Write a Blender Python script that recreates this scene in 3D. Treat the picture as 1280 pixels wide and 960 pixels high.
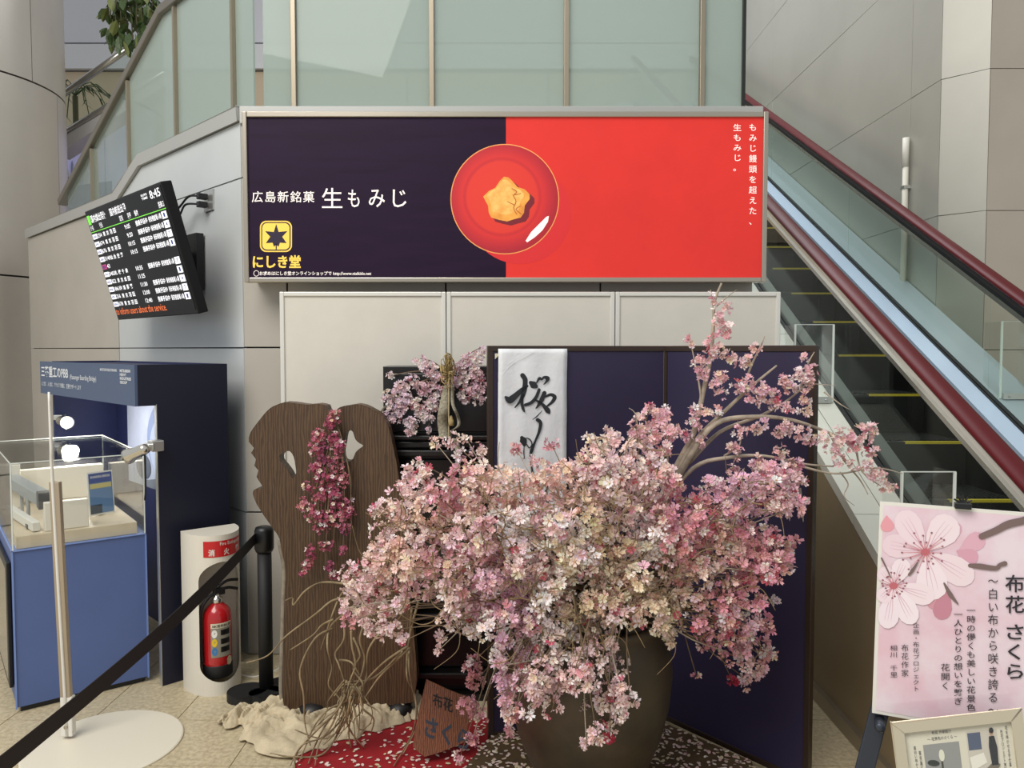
import bpy, math, random
import numpy as np
from mathutils import Vector, Matrix
from mathutils.geometry import tessellate_polygon

for o in list(bpy.data.objects):
    bpy.data.objects.remove(o)
SC = bpy.context.scene
COL = SC.collection
random.seed(7)
RNG = np.random.default_rng(7)

# ------------------------------------------------------------------ camera
F, PITCH, CAMZ = 962.0, math.radians(2.56), 1.55
cam = bpy.data.objects.new('camera', bpy.data.cameras.new('camera'))
COL.objects.link(cam)
cam.location = (0, 0, CAMZ)
cam.rotation_euler = (math.pi / 2 - PITCH, 0, 0)
cam.data.sensor_width = 36
cam.data.lens = 36 * F / 1280
cam.data.clip_start = 0.05
SC.camera = cam

# ------------------------------------------------------------------ world and lights
W = bpy.data.worlds.new('world')
SC.world = W
W.use_nodes = True
W.node_tree.nodes['Background'].inputs[0].default_value = (0.93, 0.97, 1.0, 1)
W.node_tree.nodes['Background'].inputs[1].default_value = 0.60


def area(name, loc, target, sx, sy, power, col):
    d = bpy.data.lights.new(name, 'AREA')
    d.shape = 'RECTANGLE'; d.size = sx; d.size_y = sy; d.energy = power; d.color = col
    o = bpy.data.objects.new(name, d); COL.objects.link(o)
    o.location = loc
    o.rotation_euler = (Vector(target) - Vector(loc)).to_track_quat('-Z', 'Y').to_euler()
    return o


area('ceiling_light_hall', (-3.0, -0.8, 6.4), (-0.8, 2.8, 0.4), 4.5, 3.5, 420, (1.0, 0.96, 0.90))
area('ceiling_light_atrium', (1.2, 6.5, 7.6), (1.2, 5.5, 0), 4.0, 3.0, 260, (0.95, 0.98, 1.0))
SC.view_settings.view_transform = 'Standard'
SC.view_settings.look = 'None'
SC.view_settings.gamma = 1
SC.view_settings.use_curve_mapping = False
SC.view_settings.exposure = 0.0

# ------------------------------------------------------------------ helpers
CP, SP = math.cos(PITCH), math.sin(PITCH)


def ray(x, y):
    a, b = (x - 640) / F, (480 - y) / F
    return Vector((a, CP + SP * b, -SP + CP * b))


def at(x, y, Y):
    d = ray(x, y)
    return Vector((0, 0, CAMZ)) + d * (Y / d.y)


def fl(x, y, z=0.0):
    d = ray(x, y)
    return Vector((0, 0, CAMZ)) + d * ((z - CAMZ) / d.z)


class Plane:
    def __init__(s, p, n):
        s.p = Vector(p); s.n = Vector(n).normalized()

    def __call__(s, x, y, off=0.0):
        d = ray(x, y); c = Vector((0, 0, CAMZ))
        q = c + d * ((s.p - c).dot(s.n) / d.dot(s.n))
        return q + s.n * off


def lin(c):
    out = []
    for v in c[:3]:
        v = v / 255.0
        out.append(v / 12.92 if v <= 0.04045 else ((v + 0.055) / 1.055) ** 2.4)
    return tuple(out) + (1.0,)


MATS = {}


def mat(name, rgb, rough=0.5, metal=0.0, var=0.0, scale=6.0, bump=0.0, bscale=40.0, emit=0.0, spec=0.5, rgb2=None, stretch=None, coat=0.0):
    if name in MATS:
        return MATS[name]
    m = bpy.data.materials.new(name); m.use_nodes = True
    nt = m.node_tree; b = nt.nodes['Principled BSDF']
    b.inputs['Roughness'].default_value = rough
    b.inputs['Metallic'].default_value = metal
    b.inputs['Specular IOR Level'].default_value = spec
    b.inputs['Coat Weight'].default_value = coat
    b.inputs['Base Color'].default_value = lin(rgb)
    if var or bump:
        tc = nt.nodes.new('ShaderNodeTexCoord')
        mp = nt.nodes.new('ShaderNodeMapping')
        nt.links.new(tc.outputs['Object'], mp.inputs['Vector'])
        if stretch:
            mp.inputs['Scale'].default_value = stretch
    if var:
        n = nt.nodes.new('ShaderNodeTexNoise'); n.inputs['Scale'].default_value = scale
        n.inputs['Detail'].default_value = 6; n.inputs['Roughness'].default_value = 0.6
        nt.links.new(mp.outputs[0], n.inputs['Vector'])
        r = nt.nodes.new('ShaderNodeValToRGB')
        c1 = rgb2 if rgb2 else tuple(v * (1 - var) for v in rgb)
        r.color_ramp.elements[0].color = lin(c1); r.color_ramp.elements[0].position = 0.35
        r.color_ramp.elements[1].color = lin(rgb); r.color_ramp.elements[1].position = 0.62
        nt.links.new(n.outputs['Fac'], r.inputs['Fac'])
        nt.links.new(r.outputs['Color'], b.inputs['Base Color'])
        if emit:
            nt.links.new(r.outputs['Color'], b.inputs['Emission Color'])
    if bump:
        n2 = nt.nodes.new('ShaderNodeTexNoise'); n2.inputs['Scale'].default_value = bscale
        n2.inputs['Detail'].default_value = 4
        nt.links.new(mp.outputs[0], n2.inputs['Vector'])
        bp = nt.nodes.new('ShaderNodeBump'); bp.inputs['Strength'].default_value = bump
        bp.inputs['Distance'].default_value = 0.01
        nt.links.new(n2.outputs['Fac'], bp.inputs['Height'])
        nt.links.new(bp.outputs[0], b.inputs['Normal'])
    if emit:
        if not var:
            b.inputs['Emission Color'].default_value = lin(rgb)
        b.inputs['Emission Strength'].default_value = emit
    MATS[name] = m
    return m


def glass(name, tint, body=0.0, body_rgb=(200, 220, 210), ior=1.45, rough=0.02, refl=1.0):
    """thin sheet: transparent body with fresnel reflection, optionally a milky translucent share"""
    m = bpy.data.materials.new(name); m.use_nodes = True
    nt = m.node_tree; nt.nodes.clear()
    out = nt.nodes.new('ShaderNodeOutputMaterial')
    tr = nt.nodes.new('ShaderNodeBsdfTransparent'); tr.inputs[0].default_value = lin(tint)
    gl = nt.nodes.new('ShaderNodeBsdfGlossy'); gl.inputs['Roughness'].default_value = rough
    lw = nt.nodes.new('ShaderNodeLayerWeight'); lw.inputs['Blend'].default_value = .5
    pw = nt.nodes.new('ShaderNodeMath'); pw.operation = 'POWER'; pw.inputs[1].default_value = 5.0
    fr = nt.nodes.new('ShaderNodeMath'); fr.operation = 'MULTIPLY_ADD'
    r0 = ((ior - 1) / (ior + 1)) ** 2
    fr.inputs[1].default_value = (1 - r0) * refl; fr.inputs[2].default_value = r0 * refl
    nt.links.new(lw.outputs['Facing'], pw.inputs[0]); nt.links.new(pw.outputs[0], fr.inputs[0])
    base = tr.outputs[0]
    if body:
        df = nt.nodes.new('ShaderNodeBsdfDiffuse'); df.inputs[0].default_value = lin(body_rgb)
        tl = nt.nodes.new('ShaderNodeBsdfTranslucent'); tl.inputs[0].default_value = lin(body_rgb)
        mx0 = nt.nodes.new('ShaderNodeMixShader'); mx0.inputs[0].default_value = 0.35
        nt.links.new(df.outputs[0], mx0.inputs[1]); nt.links.new(tl.outputs[0], mx0.inputs[2])
        mx1 = nt.nodes.new('ShaderNodeMixShader'); mx1.inputs[0].default_value = body
        nt.links.new(tr.outputs[0], mx1.inputs[1]); nt.links.new(mx0.outputs[0], mx1.inputs[2])
        base = mx1.outputs[0]
    mx = nt.nodes.new('ShaderNodeMixShader')
    nt.links.new(fr.outputs[0], mx.inputs[0]); nt.links.new(base, mx.inputs[1]); nt.links.new(gl.outputs[0], mx.inputs[2])
    nt.links.new(mx.outputs[0], out.inputs[0])
    MATS[name] = m
    return m


ORG = {}


class MB:
    """collects polygons in world coordinates; build() links them as ONE mesh object"""
    def __init__(s):
        s.v = []; s.f = []; s.mi = []; s.cur = 0

    def add(s, vs, fs):
        o = len(s.v)
        s.v += [Vector(p) for p in vs]
        for f in fs:
            s.f.append(tuple(i + o for i in f)); s.mi.append(s.cur)
        return s

    def hexa(s, p):
        """8 corners: bottom 4 (ccw), top 4"""
        return s.add(p, [(3, 2, 1, 0), (4, 5, 6, 7), (0, 1, 5, 4), (1, 2, 6, 5), (2, 3, 7, 6), (3, 0, 4, 7)])

    def box(s, c, d, ax=None):
        c = Vector(c)
        ax = ax or (Vector((1, 0, 0)), Vector((0, 1, 0)), Vector((0, 0, 1)))
        a, b, e = (Vector(ax[i]) * d[i] / 2 for i in range(3))
        return s.hexa([c - a - b - e, c + a - b - e, c + a + b - e, c - a + b - e,
                       c - a - b + e, c + a - b + e, c + a + b + e, c - a + b + e])

    def box2(s, lo, hi):
        return s.box([(lo[i] + hi[i]) / 2 for i in range(3)], [hi[i] - lo[i] for i in range(3)])

    def prism(s, loops, depth):
        """loops: list of loops of 3D points on one plane (outer first, holes next); depth: Vector"""
        depth = Vector(depth)
        loops = [[Vector(p) for p in l] for l in loops]
        flat = [p for l in loops for p in l]
        tris = tessellate_polygon(loops)
        n = len(flat)
        fs = [tuple(t) for t in tris] + [tuple(i + n for i in reversed(t)) for t in tris]
        k = 0
        for l in loops:
            m = len(l)
            for i in range(m):
                j = (i + 1) % m
                fs.append((k + i, k + j, k + j + n, k + i + n))
            k += m
        return s.add(flat + [p + depth for p in flat], fs)

    def flat(s, loops):
        loops = [[Vector(p) for p in l] for l in loops]
        flat = [p for l in loops for p in l]
        return s.add(flat, [tuple(t) for t in tessellate_polygon(loops)])

    def quad(s, *p):
        return s.add(p, [(0, 1, 2, 3)])

    def tube(s, pts, rad, n=6, smooth=0, cap=True):
        pts = [Vector(p) for p in pts]
        if not hasattr(rad, '__len__'):
            rad = [rad] * len(pts)
        if smooth:
            pts, rad = catmull(pts, rad, smooth)
        ref = Vector((0, 0, 1)); vs = []; fs = []
        prev = None
        for i, p in enumerate(pts):
            t = (pts[min(i + 1, len(pts) - 1)] - pts[max(i - 1, 0)])
            t = t.normalized() if t.length > 1e-9 else Vector((0, 0, 1))
            if prev is None:
                a = t.cross(ref)
                if a.length < 1e-3:
                    a = t.cross(Vector((1, 0, 0)))
            else:
                a = prev - t * prev.dot(t)
                if a.length < 1e-6:
                    a = t.cross(ref)
            a.normalize(); prev = a
            b = t.cross(a)
            for k in range(n):
                w = 2 * math.pi * k / n
                vs.append(p + (a * math.cos(w) + b * math.sin(w)) * rad[i])
        for i in range(len(pts) - 1):
            for k in range(n):
                j = (k + 1) % n
                fs.append((i * n + k, i * n + j, (i + 1) * n + j, (i + 1) * n + k))
        if cap:
            fs.append(tuple(reversed(range(n)))); fs.append(tuple(range((len(pts) - 1) * n, len(pts) * n)))
        return s.add(vs, fs)

    def lathe(s, c, prof, n=32, ax=None):
        """prof: (radius, height) pairs along axis"""
        c = Vector(c)
        ax = ax or (Vector((1, 0, 0)), Vector((0, 1, 0)), Vector((0, 0, 1)))
        X, Y, Z = (Vector(a) for a in ax)
        vs = []; fs = []
        for r, h in prof:
            for k in range(n):
                w = 2 * math.pi * k / n
                vs.append(c + (X * math.cos(w) + Y * math.sin(w)) * r + Z * h)
        for i in range(len(prof) - 1):
            for k in range(n):
                j = (k + 1) % n
                fs.append((i * n + k, i * n + j, (i + 1) * n + j, (i + 1) * n + k))
        fs.append(tuple(reversed(range(n)))); fs.append(tuple(range((len(prof) - 1) * n, len(prof) * n)))
        return s.add(vs, fs)

    def build(s, name, material, parent=None, smooth=False, bevel=0.0, origin=None):
        if parent is not None:
            org = ORG[parent.name]
        else:
            org = Vector(origin) if origin is not None else Vector((0, 0, 0))
            if origin is None and s.v:
                xs = [p.x for p in s.v]; ys = [p.y for p in s.v]; zs = [p.z for p in s.v]
                org = Vector(((min(xs) + max(xs)) / 2, (min(ys) + max(ys)) / 2, min(zs)))
        me = bpy.data.meshes.new(name)
        me.from_pydata([tuple(p - org) for p in s.v], [], s.f)
        ml = material if isinstance(material, (list, tuple)) else [material]
        for m in ml:
            me.materials.append(m)
        if len(ml) > 1:
            me.polygons.foreach_set('material_index', s.mi)
        if smooth:
            me.polygons.foreach_set('use_smooth', [True] * len(me.polygons))
        me.update()
        o = bpy.data.objects.new(name, me); COL.objects.link(o)
        if parent is not None:
            o.parent = parent
        else:
            o.location = org
        ORG[o.name] = org
        if bevel:
            bv = o.modifiers.new('bevel', 'BEVEL'); bv.width = bevel; bv.segments = 2; bv.limit_method = 'ANGLE'
        return o


def catmull(pts, rad, k):
    op, orr = [], []
    n = len(pts)
    for i in range(n - 1):
        p0, p1, p2, p3 = pts[max(i - 1, 0)], pts[i], pts[i + 1], pts[min(i + 2, n - 1)]
        for j in range(k):
            t = j / k
            op.append(0.5 * ((2 * p1) + (p2 - p0) * t + (2 * p0 - 5 * p1 + 4 * p2 - p3) * t * t + (3 * p1 - p0 - 3 * p2 + p3) * t ** 3))
            orr.append(rad[i] * (1 - t) + rad[i + 1] * t)
    op.append(pts[-1]); orr.append(rad[-1])
    return op, orr


def thing(name, label, cat, loc=(0, 0, 0), group=None):
    o = bpy.data.objects.new(name, None); COL.objects.link(o)
    o.location = loc; o.empty_display_size = 0.05
    ORG[o.name] = Vector(loc)
    o['label'] = label; o['category'] = cat
    if group:
        o['group'] = group
    return o


def tag(o, label, cat, group=None):
    o['label'] = label; o['category'] = cat
    if group:
        o['group'] = group
    return o


def struct(o):
    o['kind'] = 'structure'
    return o


def inst(name, me, parent, loc=(0, 0, 0), rot=None):
    o = bpy.data.objects.new(name, me); COL.objects.link(o)
    o.parent = parent; o.location = loc
    if rot is not None:
        o.rotation_euler = rot
    return o


TXT = {}


def text_geo(body, bold=0.0, align='LEFT', line=1.0, track=1.0):
    key = (body, bold, align, line, track)
    if key not in TXT:
        cu = bpy.data.curves.new('lettering', 'FONT')
        cu.body = body; cu.resolution_u = 2; cu.offset = bold; cu.align_x = align; cu.space_line = line; cu.space_character = track
        o = bpy.data.objects.new('lettering', cu)
        me = o.to_mesh()
        v = [(p.co.x, p.co.y) for p in me.vertices]; f = [tuple(q.vertices) for q in me.polygons]
        o.to_mesh_clear(); bpy.data.objects.remove(o); bpy.data.curves.remove(cu)
        TXT[key] = (v, f)
    return TXT[key]


def text(mb, body, rect, m, bold=0.012, vertical=False, line=1.0, shear=0.0, track=1.0):
    """fits the lettering into rect (x0,y0,x1,y1; y down) and maps it with m(x,y) on a plane"""
    if vertical:
        v, f = text_geo('\n'.join(body), bold, 'CENTER', line)
    else:
        v, f = text_geo(body, bold, 'LEFT', 1.0, track)
    if not v:
        return
    x0 = min(p[0] for p in v); x1 = max(p[0] for p in v); y0 = min(p[1] for p in v); y1 = max(p[1] for p in v)
    a, b, c, d = rect
    w = max(x1 - x0, 1e-6); h = max(y1 - y0, 1e-6)
    mb.add([m(a + (p[0] - x0) / w * (c - a) + shear * (p[1] - y0) / h, d - (p[1] - y0) / h * (d - b)) for p in v], f)


def letter(parent, m, material, body, rect, bold=0.012, vertical=False, shear=0.0, name='lettering', line=1.0, track=1.0):
    b = MB(); text(b, body, rect, m, bold, vertical, line, shear, track)
    return b.build(name, material, parent)


def uvmap(tl, right, down, off):
    tl, right, down, off = Vector(tl), Vector(right), Vector(down), Vector(off)
    return lambda u, v: tl + right * u + down * v + off


def stroke(mb, pts, m, k=5):
    """brush stroke: (x,y,width) polyline as a flat ribbon with round ends"""
    P = [Vector((p[0], p[1], 0)) for p in pts]; R = [p[2] / 2 for p in pts]
    P, R = catmull(P, R, k)
    L, Rr = [], []
    for i, p in enumerate(P):
        t = (P[min(i + 1, len(P) - 1)] - P[max(i - 1, 0)]).normalized()
        nrm = Vector((-t.y, t.x, 0))
        L.append(p + nrm * R[i]); Rr.append(p - nrm * R[i])
    vs = [m(q.x, q.y) for q in L] + [m(q.x, q.y) for q in Rr]
    n = len(P)
    mb.add(vs, [(i, i + 1, n + i + 1, n + i) for i in range(n - 1)])
    for e, sgn in ((0, -1), (n - 1, 1)):
        c = P[e]; r = R[e]
        t = (P[min(e + 1, n - 1)] - P[max(e - 1, 0)]).normalized() * sgn
        nr = Vector((-t.y, t.x, 0))
        arc = [c + (nr * math.cos(w) + t * math.sin(w)) * r for w in [math.pi * q / 6 for q in range(7)]]
        mb.add([m(q.x, q.y) for q in arc], [tuple(range(7))])


def ell(cx, cy, rx, ry, n=40, rot=0.0):
    c, s = math.cos(rot), math.sin(rot)
    return [(cx + rx * math.cos(w) * c - ry * math.sin(w) * s, cy + rx * math.cos(w) * s + ry * math.sin(w) * c)
            for w in [2 * math.pi * i / n for i in range(n)]]

# ------------------------------------------------------------------ materials
panel_blue = mat('wall_panel_paint', (200, 204, 204), 0.35, 0.0, var=0.04, scale=1.2)
panel_beige = mat('wall_panel_beige_warm_light', (186, 180, 170), 0.35, 0.0, var=0.05, scale=1.2)  # beige of wall_back; on wall_left it puts the lighting into the colour
steel_wall = mat('brushed_wall_panel', (178, 176, 166), 0.38, 0.22, var=0.06, scale=0.8)
steel_warm = mat('brushed_wall_panel_warm', (184, 174, 160), 0.4, 0.2, var=0.06, scale=0.8)
joint = mat('dark_joint', (45, 45, 45), 0.8)
cap_paint = mat('cap_paint', (176, 176, 172), 0.35, 0.2)
steel = mat('stainless_steel', (190, 188, 182), 0.22, 0.95)
steel_dull = mat('bronze_tinted_steel', (165, 155, 138), 0.32, 0.8)
alu = mat('aluminium', (200, 200, 196), 0.35, 0.8)
black = mat('black_plastic', (18, 18, 20), 0.4)
rubber = mat('black_rubber', (22, 22, 23), 0.6)
white = mat('white_paint', (225, 222, 214), 0.45)
clear = glass('clear_acrylic', (253, 254, 253))
esc_glass = glass('escalator_glass', (246, 251, 248), refl=.35)
milky = glass('green_balustrade_glass', (222, 230, 226), body=0.60, body_rgb=(190, 202, 195), ior=1.28)

# floor tiles ----------------------------------------------------------------
T = 0.355
grout = mat('floor_grout', (92, 84, 70), 0.8)
stone = mat('floor_stone', (206, 192, 160), 0.3, 0.0, var=0.2, scale=55, rgb2=(174, 160, 130))
fm = MB(); fm.box2((-9, -3, -0.2), (8, 13, -0.005))


def floor_far_material():
    m = bpy.data.materials.new('floor_far'); m.use_nodes = True
    nt = m.node_tree; b = nt.nodes['Principled BSDF']; b.inputs['Roughness'].default_value = 0.3
    tc = nt.nodes.new('ShaderNodeTexCoord')
    mp = nt.nodes.new('ShaderNodeMapping')
    nt.links.new(tc.outputs['Object'], mp.inputs[0])
    br = nt.nodes.new('ShaderNodeTexBrick'); br.offset = 0.0
    br.inputs['Scale'].default_value = 1.0; br.inputs['Brick Width'].default_value = T
    br.inputs['Row Height'].default_value = T; br.inputs['Mortar Size'].default_value = 0.004
    br.inputs['Color1'].default_value = lin((198, 184, 152)); br.inputs['Color2'].default_value = lin((204, 190, 158))
    br.inputs['Mortar'].default_value = lin((110, 100, 84))
    nt.links.new(mp.outputs[0], br.inputs['Vector'])
    nt.links.new(br.outputs['Color'], b.inputs['Base Color'])
    return m


floor = struct(fm.build('floor', floor_far_material(), origin=(0, 0, 0)))
tb = MB(); g = 0.0022
tb.box2((g, g, -0.005), (T - g, T - g, 0.0))
tile0 = tb.build('tile', stone, floor, bevel=0.0)
X0, Y0 = -1.760 - 6 * T, 3.157 - 5 * T
first = True
for i in range(18):
    for j in range(11):
        o = tile0 if first else inst('tile', tile0.data, floor)
        o.location = (X0 + i * T, Y0 + j * T, 0)
        first = False

# wall_left (turned 45 degrees) ------------------------------------------------
R2 = math.sqrt(0.5)
W0 = Vector((-1.34, 3.85, 0)); WU = Vector((-R2, R2, 0)); WN = Vector((-R2, -R2, 0)); UP = Vector((0, 0, 1))


def wl(t, z, off=0.0):
    return W0 + WU * t + WN * off + UP * z


b = MB(); b.prism([[wl(0, 0, -.02), wl(4, 0, -.02), wl(4, 2.50, -.02), wl(1.79, 2.50, -.02), wl(1.33, 2.67, -.02), wl(0, 2.67, -.02)]], -WN * 0.2)
wall_left = struct(b.build('wall_left', joint))
gp = 0.004


def wpanel(poly, m, parent=None, name='panel'):
    b = MB(); b.prism([[wl(t, z, 0) for t, z in poly]], -WN * 0.018)
    return b.build(name, m, parent or wall_left, bevel=0.0015)


for z0, z1 in ((0, .73), (.73, 1.56), (1.56, 2.40)):
    wpanel([(0.0, z0 + gp), (1.785, z0 + gp), (1.785, z1 - gp), (0.0, z1 - gp)], panel_blue)
wpanel([(0.0, 2.40 + gp), (1.785, 2.40 + gp), (1.785, 2.5), (1.33, 2.67), (0.0, 2.67)], panel_blue)
for z0, z1 in ((0, .73), (.73, 1.56), (1.56, 2.504)):
    wpanel([(1.797, z0 + gp), (4.0, z0 + gp), (4.0, z1 - gp), (1.797, z1 - gp)], panel_beige)  # far column: same panels, beige stands in for the light on them
b = MB()
capp = [(0, 2.675), (1.33, 2.675), (1.78, 2.51), (4.02, 2.51), (4.02, 2.58), (1.80, 2.58), (1.345, 2.745), (0, 2.745)]
b.prism([[wl(t, z, 0.02) for t, z in capp]], -WN * 0.26)
b.build('cap', cap_paint, wall_left, bevel=0.004)

# wall_back (behind the sign) --------------------------------------------------
b = MB(); b.box2((-1.325, 3.87, 0), (1.20, 4.05, 2.655))
wall_back = struct(b.build('wall_back', joint))
xs = [-1.325, -1.12, -0.33, 0.44, 1.20]
zs = [0, .73, 1.56, 2.40, 2.655]
for i in range(4):
    for j in range(4):
        b = MB(); b.box2((xs[i] + (gp if i else -0.012), 3.85, zs[j] + gp), (xs[i + 1] - gp, 3.868, zs[j + 1] - gp))
        b.build('panel', panel_beige, wall_back, bevel=0.0015)
b = MB(); b.box2((-1.34, 3.835, 2.66), (1.235, 4.05, 2.745)); b.build('cap', cap_paint, wall_back, bevel=0.004)

# wall_right (stainless cladding beside the escalator) ---------------------------
ZR = [0, .73, 1.55, 2.366, 3.185, 4.03, 4.85, 5.67, 6.5]
XW = 2.6
A, B_, C_ = Vector((XW, 4.74, 0)), Vector((2.784, 4.556, 0)), Vector((6.5, 4.556, 0))
b = MB()
b.prism([[Vector((XW + .02, 12, 0)), A + Vector((.02, .01, 0)), B_ + Vector((.01, .02, 0)), C_ + Vector((0, .02, 0)), Vector((6.5, 12, 0))]], (0, 0, 6.5))
wall_right = struct(b.build('wall_right', joint))


def vpanel(p, q, z0, z1, nrm, m, parent):
    d = (q - p).normalized() * gp * .6
    b = MB(); b.prism([[p + d + UP * (z0 + gp * .6), q - d + UP * (z0 + gp * .6), q - d + UP * (z1 - gp * .6), p + d + UP * (z1 - gp * .6)]], -nrm * 0.018)
    return b.build('panel', m, parent, bevel=0.0012)


ysr = [4.74, 5.09, 7.8, 10.5, 12.0]
for k in range(8):
    for i in range(4):
        vpanel(Vector((XW, ysr[i + 1], 0)), Vector((XW, ysr[i], 0)), ZR[k], ZR[k + 1], Vector((-1, 0, 0)), steel_wall, wall_right)
    vpanel(A, B_, ZR[k], ZR[k + 1], Vector((-R2, -R2, 0)), steel_wall, wall_right)
    xx = [2.784, 4.6, 6.5]
    for i in range(2):
        vpanel(Vector((xx[i], 4.556, 0)), Vector((xx[i + 1], 4.556, 0)), ZR[k], ZR[k + 1], Vector((0, -1, 0)), steel_warm, wall_right)

# far wall and ceiling of the hall behind the balustrade --------------------------
b = MB(); b.box2((-9, 10.6, 0), (XW, 10.9, 9.0))
wall_far = struct(b.build('wall_far', mat('far_wall_paint', (196, 194, 190), 0.5, 0, var=0.05, scale=.7)))
b = MB(); b.box2((-9, 10.45, 5.30), (XW, 10.59, 5.62)); b.build('fascia', mat('fascia_grey', (205, 205, 208), 0.4), wall_far)
b = MB(); b.box2((-9, 10.5, 5.66), (XW, 10.59, 9.0)); b.build('upper_cladding', mat('upper_grey', (200, 200, 206), 0.35, 0.0), wall_far)
for k in range(6):
    b = MB(); b.box2((-9 + k * 1.9, 10.52, 3.0), (-9 + k * 1.9 + 1.88, 10.59, 5.28)); b.build('panel', mat('far_beige', (190, 172, 146), 0.5), wall_far)

# column ---------------------------------------------------------------------------
CC = Vector((-5.30, 7.27, 0)); CR = 1.0
col_p = mat('column_cladding', (166, 160, 152), 0.3, 0.1, var=0.05, scale=.8)
b = MB(); b.lathe(CC, [(CR - .02, 0), (CR - .02, 8.5)], 64)
column = struct(b.build('column', joint, smooth=False))
angs = [math.radians(a) for a in (-12.5 + k * 60 for k in range(7))]
rows = [0, .45, 2.2, 3.96, 5.7, 8.5]
for r in range(5):
    for k in range(6):
        a0 = angs[k] + (0.35 if r < 3 else 0) + .004; a1 = angs[k + 1] + (0.35 if r < 3 else 0) - .004
        z0, z1 = rows[r] + .008, rows[r + 1] - .008
        n = 12; vs = []; fs = []
        for i in range(n + 1):
            a = a0 + (a1 - a0) * i / n
            for rad, z in ((CR, z0), (CR, z1), (CR - .018, z1), (CR - .018, z0)):
                vs.append(CC + Vector((math.cos(a) * rad, math.sin(a) * rad, z)))
        for i in range(n):
            for q in range(4):
                fs.append((i * 4 + q, (i + 1) * 4 + q, (i + 1) * 4 + (q + 1) % 4, i * 4 + (q + 1) % 4))
        fs.append((0, 1, 2, 3)); fs.append((n * 4 + 3, n * 4 + 2, n * 4 + 1, n * 4))
        b = MB(); b.add(vs, fs); o = b.build('panel', col_p, column, smooth=True)
        es = o.modifiers.new('edge', 'EDGE_SPLIT'); es.split_angle = 0.7

# glass balustrade above the sign ----------------------------------------------------
bal = thing('glass_balustrade', 'long green glass balustrade with slim metal posts above the lit sign', 'balustrade', (-0.1, 3.93, 2.745))
post_m = mat('balustrade_post', (150, 140, 122), 0.4, 0.6)
YB = 3.93
pxs = [at(x, 66, YB).x for x in (368, 540, 708, 877)]
ends = [-1.26] + pxs + [1.165]
for x in pxs:
    b = MB(); b.box2((x - .012, YB - .025, 2.745), (x + .012, YB + .025, 3.62)); b.build('post', post_m, bal, bevel=.002)
for i in range(5):
    b = MB(); b.box2((ends[i] + .014, YB - .005, 2.746), (ends[i + 1] - .014, YB + .005, 3.60)); b.build('pane', milky, bal)
b = MB(); b.box2((1.153, YB - .02, 2.745), (1.167, YB + .02, 3.62)); b.build('end_post', mat('dark_metal', (50, 52, 50), .4, .6), bal)
b = MB(); b.tube([(-1.27, YB, 3.64), (1.17, YB, 3.64)], .025, 12); b.build('rail', steel, bal, smooth=True)

# stair balustrade along the angled wall
sb = thing('stair_balustrade', 'angled glass stair balustrade with sloping steel handrail beside the round column', 'balustrade', wl(1.8, 2.58, -.1))


def railz(t):
    return 3.58 if t <= 1.2 else 3.58 - (t - 1.2) * 0.40


def capz(t):
    return 2.745 if t <= 1.345 else (2.58 if t >= 1.8 else 2.745 - (t - 1.345) * (0.165 / .455))


for t in (0.247, 0.998, 1.786, 2.55):
    b = MB(); b.box(wl(t, (capz(t) + railz(t)) / 2 - .01, -.1), (.024, .05, railz(t) - capz(t) - .02), (WU, WN, UP)); b.build('post', post_m, sb)
tt = [0.03, 0.247, 0.998, 1.786, 2.55, 3.2]
clear_green = glass('stair_glass', (232, 240, 236), body=0.22, body_rgb=(190, 204, 198), ior=1.28)
for i in range(5):
    a0, a1 = tt[i] + .014, tt[i + 1] - .014
    brk = [x for x in (1.2, 1.345, 1.8) if a0 < x < a1]
    lo = [(a0, capz(a0))] + [(x, capz(x)) for x in brk] + [(a1, capz(a1))]
    hi = [(a1, max(railz(a1) - .01, capz(a1) + .01))] + [(x, railz(x) - .01) for x in reversed(brk)] + [(a0, railz(a0) - .01)]
    b = MB(); b.prism([[wl(t, z + .002, -.095) for t, z in lo + hi]], -WN * .01)
    b.build('pane', milky if i < 3 else clear_green, sb)
b = MB()
pts = [(.06, 3.60), (1.2, 3.60), (3.35, 3.60 - 2.15 * .40)]
for i in range(2):
    (t0, z0), (t1, z1) = pts[i], pts[i + 1]
    d = (wl(t1, z1) - wl(t0, z0)); L = d.length; d.normalize()
    b.box((wl(t0, z0, -.1) + wl(t1, z1, -.1)) / 2, (L + .02, .07, .055), (d, WN, d.cross(WN)))
b.build('handrail', mat('rail_grey_metal', (130, 124, 114), .35, .7), sb, bevel=.008)

# ------------------------------------------------------------------ escalator
ES = 0.536
esc = thing('escalator', 'escalator with dark red handrails climbing beside the metal clad wall', 'escalator', (1.98, 2.4, 0))
red_rub = mat('red_handrail_rubber', (84, 10, 18), 0.45, 0, spec=.25)
deck_m = mat('deck_paint', (212, 212, 202), 0.35, 0.25)
clad_m = mat('escalator_cladding', (150, 132, 102), 0.38, 0.25, var=.06, scale=1.0)
skirt_m = mat('skirt_dark', (22, 22, 21), 0.4, 0.2)
step_m = mat('step_dark', (16, 16, 15), 0.6, 0.1)
yellow = mat('step_yellow', (190, 170, 40), 0.5)
sky_deck_m = mat('sky_tinted_inner_deck', (206, 226, 250), 0.25, 0.4)  # reflected sky put into the blue base colour; the deck is plain metal


def zr(y):  # handrail top
    return max(-.12 + ES * y, 0.90)


def zd(y):  # deck
    return max(-.72 + ES * y, 0.30)


YT, YBt = 10.3, 1.25
kn = (0.90 + .12) / ES
kd = (0.30 + .72) / ES


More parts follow.
